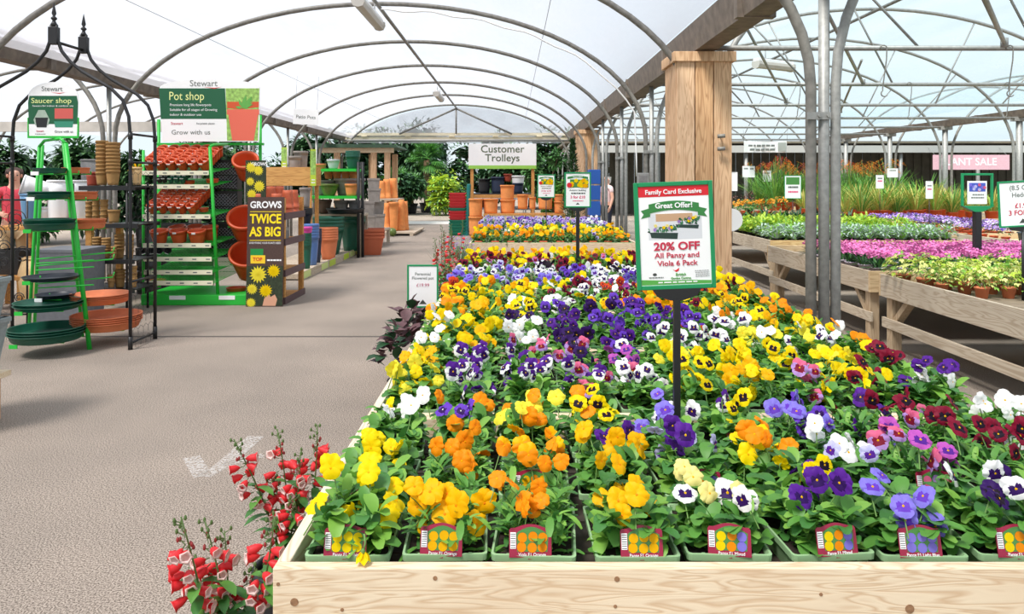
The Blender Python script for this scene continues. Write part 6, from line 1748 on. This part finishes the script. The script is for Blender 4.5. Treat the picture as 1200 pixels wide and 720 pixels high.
tree('evergreen_shrub', 'dark bushy shrub left of the palm trunk', -4.9, 33.5, 2.2, 1.1, [dkA, dkB], 61, .1, 900, .22, None, False)
tree('evergreen_shrub', 'mid green shrub at the right of the trolley sign', 1.3, 29.5, 2.9, .95, [dkB, leafB], 62, .1, 900, .2, None, False)
tree('evergreen_shrub', 'dark shrub just right of the palm trunk', -3.3, 37.5, 2.0, 1.1, [dkA, dkB], 63, .1, 800, .22, None, False)
tree('evergreen_shrub', 'light green small shrub behind the £10 poster', 1.35, 22.5, 1.7, .5, [leafA, leafC], 64, .2, 500, .14, None, False)
for i, x in enumerate((-13.2, -11.6, -10.0, -8.5, -7.2)):
    tree('hedge_shrub', 'green hedge shrub behind the pots on the far left, %s from the left' % ORD[i], x, 17.8+.3*(i % 2), 2.5, 1.1, [dkA, dkB, dkB], 70+i, .1, 2600, .20, 'hedge shrubs', False)
t = tree('conifer', 'slim dark conifer beside the far timber pillar', 1.58, 19.3, 2.62, .34, [dkA, dkB], 80, .45, 1300, .11, None, True, 'cone')
g = MB(); g = round_pot(.2, .15, .35); g.build('pot', orangec, t)
# palms
def palm(x, y, h, label, seed, nf=44, L=1.15, trunk=True, group=None):
    rnd = random.Random(seed); t = thing('palm', label, 'palm tree', (x, y, 0), group=group)
    g = round_pot(.34, .26, .48, rim=.06); g.build('pot', blackpl, t)
    g = MB(); n = 9
    g.tube([(0, 0, .4), (.03, 0, h*.4), (-.02, 0, h*.7), (0, 0, h)], [.15, .14, .13, .15], 10)
    for i in range(90):
        a = rnd.uniform(0, 6.28); z = rnd.uniform(.5, h); g.leaf((.12*math.cos(a), .12*math.sin(a), z), (math.cos(a)*.5, math.sin(a)*.5, .9), .13, .06, -.3, 0, 2)
    g.build('trunk', mat('palm_trunk', (120, 98, 72), .9, noise=.3, nscale=20), t)
    for i in range(nf):
        az = rnd.uniform(0, 6.28); el = rnd.uniform(-.5, 1.4); g = MB()
        d = Vector((math.cos(az)*math.cos(el), math.sin(az)*math.cos(el), math.sin(el))); c = Vector((0, 0, h))+d*L*.5
        g.tube([(0, 0, h-.05), c], .012, 5)
        sd = d.cross(Vector((0, 0, 1))).normalized(); up = sd.cross(d)
        for k in range(17):
            a = R(-105+210*k/16); dd = d*math.cos(a)+sd*math.sin(a)+up*.05
            g.leaf(c, dd, L*.55*(1-.25*abs(math.sin(a))), .05, .35, k % 2, 3)
        g.build('frond', [leafB, leafA], t)
    return t
palm(P(500, 0, 36).x, 36, 2.55, 'tall fan palm in a black pot beyond the far opening', 3)
palm(P(481, 0, 35).x, 35, 1.15, 'low dark fan palm in a pot left of the tall one', 4, 34, 1.0)
palm(P(466, 0, 37).x, 37, 1.3, 'low dark fan palm behind the orange pots', 5, 34, 1.1)

# ================================================================== PEOPLE
skin = mat('skin', (226, 172, 148), .55)
def skin_mesh(name, nodes, edges, m, parent, sub=2):
    """one continuous surface grown over a skeleton: nodes (x, y, z, rx, ry)"""
    me = bpy.data.meshes.new(name); me.from_pydata([n[:3] for n in nodes], edges, [])
    me.materials.append(m)
    o = link(name, me, parent)
    s = o.modifiers.new('skin', 'SKIN'); s.use_smooth_shade = True
    for i, n in enumerate(nodes):
        v = me.skin_vertices[0].data[i]; v.radius = (n[3], n[4]); v.use_root = (i == 0)
    ss = o.modifiers.new('sub', 'SUBSURF'); ss.levels = sub; ss.render_levels = sub
    return o
def person(label, loc_, rz, topm, trom, hairm, H=1.68, arm='down', bun=False):
    t = thing('person', label, 'person', loc_, (0, 0, rz), scale=H/1.7)
    N = []; E = []
    def add(x, y, z, r, r2=None, par=None):
        N.append((x, y, z, r, r2 or r)); 
        if par is not None: E.append((par, len(N)-1))
        return len(N)-1
    pel = add(0, 0, .93, .15, .11); wst = add(0, 0, 1.08, .125, .095, pel); chs = add(0, 0, 1.27, .15, .105, wst); shl = add(0, 0, 1.39, .10, .08, chs); nk = add(0, -.005, 1.47, .052, .055, shl); hd0 = add(0, -.02, 1.545, .066, .078, nk); hd1 = add(0, -.015, 1.625, .072, .088, hd0); hd2 = add(0, -.01, 1.675, .05, .06, hd1)
    for s in (-1, 1):
        hip = add(s*.09, 0, .87, .088, .09, pel); kn = add(s*.10, -.01, .49, .056, .06, hip); cf = add(s*.10, .015, .33, .05, .054, kn); an = add(s*.10, .02, .09, .036, .04, cf); ft = add(s*.105, -.10, .035, .035, .03, an)
        sh = add(s*.175, 0, 1.385, .055, .055, shl)
        if arm == 'down': el_, wr = (s*.225, .02, 1.12), (s*.22, -.06, .89)
        else: el_, wr = (s*.23, -.02, 1.13), (s*.15, -.25, 1.10)
        e = add(*el_, .042, .042, sh); w = add(*wr, .028, .032, e)
        d = (Vector(wr)-Vector(el_)).normalized(); pm_ = Vector(wr)+d*.05; pa = add(*pm_, .022, .036, w)
        side = Vector((0, -1, 0)) if arm == 'down' else Vector((0, 0, 1)); inn = Vector((-s, 0, 0))
        for k, l in enumerate((.078, .088, .082, .065)):
            b = pm_+d*.03+side*(.024-.016*k); m1 = add(*b, .0085, .0085, pa); m2 = add(*(b+d*l*.5+inn*.006), .008, .008, m1); add(*(b+d*l*.85+inn*.026), .007, .007, m2)
        b = pm_-d*.015+side*.034; m1 = add(*b, .010, .010, pa); add(*(b+d*.045+side*.012+inn*.012), .008, .008, m1)
    skin_mesh('body', N, E, skin, t)
    # clothes follow the body
    TN = [(0, 0, .90, .165, .125), (0, 0, 1.08, .142, .112), (0, 0, 1.27, .166, .122), (0, 0, 1.395, .11, .092), (-.18, 0, 1.385, .066, .066), (.18, 0, 1.385, .066, .066)]
    ar = (.225, .02, 1.12) if arm == 'down' else (.23, -.02, 1.13)
    TN += [(-(.18+ar[0])/2, ar[1]/2, (1.385+ar[2])/2, .056, .056), ((.18+ar[0])/2, ar[1]/2, (1.385+ar[2])/2, .056, .056)]
    skin_mesh('top', TN, [(0, 1), (1, 2), (2, 3), (3, 4), (3, 5), (4, 6), (5, 7)], topm, t)
    skin_mesh('trousers', [(0, 0, .94, .158, .12), (-.09, 0, .86, .098, .10), (-.10, -.01, .49, .07, .074), (-.10, .01, .13, .058, .06), (.09, 0, .86, .098, .10), (.10, -.01, .49, .07, .074), (.10, .01, .13, .058, .06)], [(0, 1), (1, 2), (2, 3), (0, 4), (4, 5), (5, 6)], trom, t)
    for s in (-1, 1): skin_mesh('shoe', [(s*.10, .04, .045, .045, .042), (s*.105, -.06, .04, .045, .036), (s*.108, -.14, .033, .036, .028)], [(0, 1), (1, 2)], blackpl, t)
    hn = [(0, .02, 1.69, .075, .08), (0, .06, 1.64, .082, .07), (0, .075, 1.56, .07, .05), (0, .07, 1.48, .05, .036)]
    he = [(0, 1), (1, 2), (2, 3)]
    for s in (-1, 1): hn += [(s*.062, .01, 1.645, .026, .05), (s*.07, .03, 1.56, .02, .035)]; n = len(hn); he += [(0, n-2), (n-2, n-1)]
    if bun: hn.append((0, .13, 1.62, .045, .045)); he.append((1, len(hn)-1))
    skin_mesh('hair', hn, he, hairm, t)
    g = MB()
    for s in (-1, 1): g.lathe([(.0001, .009), (.006, .007), (.009, 0), (.006, -.007), (.0001, -.009)], 10, 0, Matrix.Translation((s*.03, -.098, 1.605))); 
    g.build('eyes', mat('eye_dark', (50, 36, 30), .3), t)
    g = MB(); g.add([(-.014, -.09, 1.565), (.014, -.09, 1.565), (0, -.122, 1.57), (0, -.10, 1.61)], [(0, 1, 2), (0, 2, 3), (2, 1, 3)], 0, True); g.build('nose', skin, t)
    g = MB(); g.tube([(-.022, -.094, 1.54), (0, -.102, 1.538), (.022, -.094, 1.54)], [.003, .006, .003], 6); g.build('mouth', mat('lips', (180, 96, 90), .5), t)
    for s in (-1, 1): g = MB(); g.lathe([(.0001, .028), (.012, .02), (.014, 0), (.009, -.02), (.0001, -.028)], 8, 0, Matrix.Translation((s*.078, .005, 1.6))); g.build('ear', skin, t)
    return t
person('woman in a coral red top with dark tied hair looking down at the left edge', (P(14, 0, 9.9).x, 9.95, 0), R(35), mat('cloth_coral', (222, 76, 92), .8), mat('cloth_beige', (206, 180, 140), .8), mat('hair_dark', (70, 48, 40), .7), 1.72, 'fwd', True)
person('person with white hair and a pale pink top behind the pipes', (P(711, 0, 19).x, 19.0, 0), R(-60), mat('cloth_pale_pink', (236, 206, 206), .8), mat('cloth_navy', (40, 44, 60), .8), mat('hair_white', (226, 224, 222), .7), 1.68)
person('person in a maroon patterned top far off beyond the pillar, left of two', (P(905, 0, 25.5).x, 25.5, 0), R(20), mat('cloth_maroon', (150, 92, 100), .8, noise=.4, nscale=30), mat('cloth_navy', (40, 44, 60), .8), mat('hair_dark', (70, 48, 40), .7), 1.66)
person('person in a pale grey top far off beyond the pillar, right of two', (P(914, 0, 26.0).x, 26.0, 0), R(-30), mat('cloth_grey', (190, 180, 184), .8), mat('cloth_navy', (40, 44, 60), .8), mat('hair_grey', (150, 140, 134), .7), 1.7)
x = P(696, 0, 16).x
t = thing('crate_trolley', 'tall blue plastic stacking trolley behind the slim pipes', 'trolley', (x, 16.0, 0))
for i in range(5): g = MB(); g.box((-.12, -.2, .12+i*.34), (.12, .2, .12+i*.34+.31)); g.build('crate', mat('blue_plastic', (40, 92, 176), .5), t, bevel=.01)
g = MB(); g.box((-.13, -.21, .06), (.13, .21, .115)); g.build('base', blackpl, t)
for sx in (-.09, .09):
    for sy in (-.16, .16): g = MB(); g.lathe([(.001, -.015), (.03, -.015), (.03, .015), (.001, .015)], 10, 0, Matrix.Translation((sx, sy, .03)) @ Matrix.Rotation(PI/2, 4, 'Y'), False); g.build('wheel', blackpl, t)
# cable draped along the hoops
g = MB(); pts = []
for i in range(25):
    u = i/24; x = -2.0+u*3.75; zc = SPRING + 2.08*math.sqrt(max(0, 1-((x+2.03)/4.0)**2))
    pts.append((x, 11.3, zc-.10-.04*math.sin(u*PI*5)**2))
pts += [(1.87, 11.3, 2.6), (1.90, 11.3, 1.9), (1.90, 11.28, 1.62)]
g.tube(pts, .012, 6); tag(g.build('power_cable', white_m), 'white power cable running along the roof hoop and down the pipes', 'cable')
t = thing('junction_box', 'grey socket box fixed to the pipes at the end of the white cable', 'electrical box', (1.99, 11.24, 1.5)); g = MB(); g.box((-.09, -.03, 0), (.09, .03, .17)); g.build('body', galv, t, bevel=.01); g = MB(); g.box((-.06, -.036, .03), (.06, -.0305, .13)); g.build('cover', greypot, t)

# ================================================================== LIGHT, WORLD, CAMERA
w = bpy.data.worlds.new('sky'); scene.world = w; w.use_nodes = True
nt = w.node_tree; bg = nt.nodes['Background']
tc = nt.nodes.new('ShaderNodeTexCoord'); sep = nt.nodes.new('ShaderNodeSeparateXYZ'); nt.links.new(tc.outputs['Generated'], sep.inputs[0])
ra = nt.nodes.new('ShaderNodeValToRGB'); nt.links.new(sep.outputs['Z'], ra.inputs['Fac'])
ra.color_ramp.elements[0].position = 0.0; ra.color_ramp.elements[0].color = (0.80, 0.90, 0.95, 1)
ra.color_ramp.elements[1].position = 0.6; ra.color_ramp.elements[1].color = (0.66, 0.79, 0.89, 1)
nt.links.new(ra.outputs[0], bg.inputs['Color']); bg.inputs['Strength'].default_value = 0.86
sun = bpy.data.lights.new('sun', 'SUN'); sun.energy = 5.2; sun.angle = R(16); sun.color = (1.0, .965, .9)
so = bpy.data.objects.new('sun', sun); COL.objects.link(so)
so.rotation_euler = Vector((.42, .45, -1.0)).to_track_quat('-Z', 'Y').to_euler()
cam = bpy.data.cameras.new('camera'); cam.sensor_width = 36; cam.lens = F/1200*36; cam.shift_y = -(360-HY)/1200
cam.clip_start = .05; cam.clip_end = 300
co = bpy.data.objects.new('camera', cam); COL.objects.link(co); co.location = (0, 0, EYE); co.rotation_euler = (PI/2, 0, 0)
scene.camera = co
scene.view_settings.view_transform = 'Standard'; scene.view_settings.look = 'None'; scene.view_settings.gamma = 1; scene.view_settings.use_curve_mapping = False
scene.view_settings.exposure = 0.36
scene.cycles.transparent_max_bounces = 24; scene.cycles.max_bounces = 8
scene.cycles.use_denoising = True
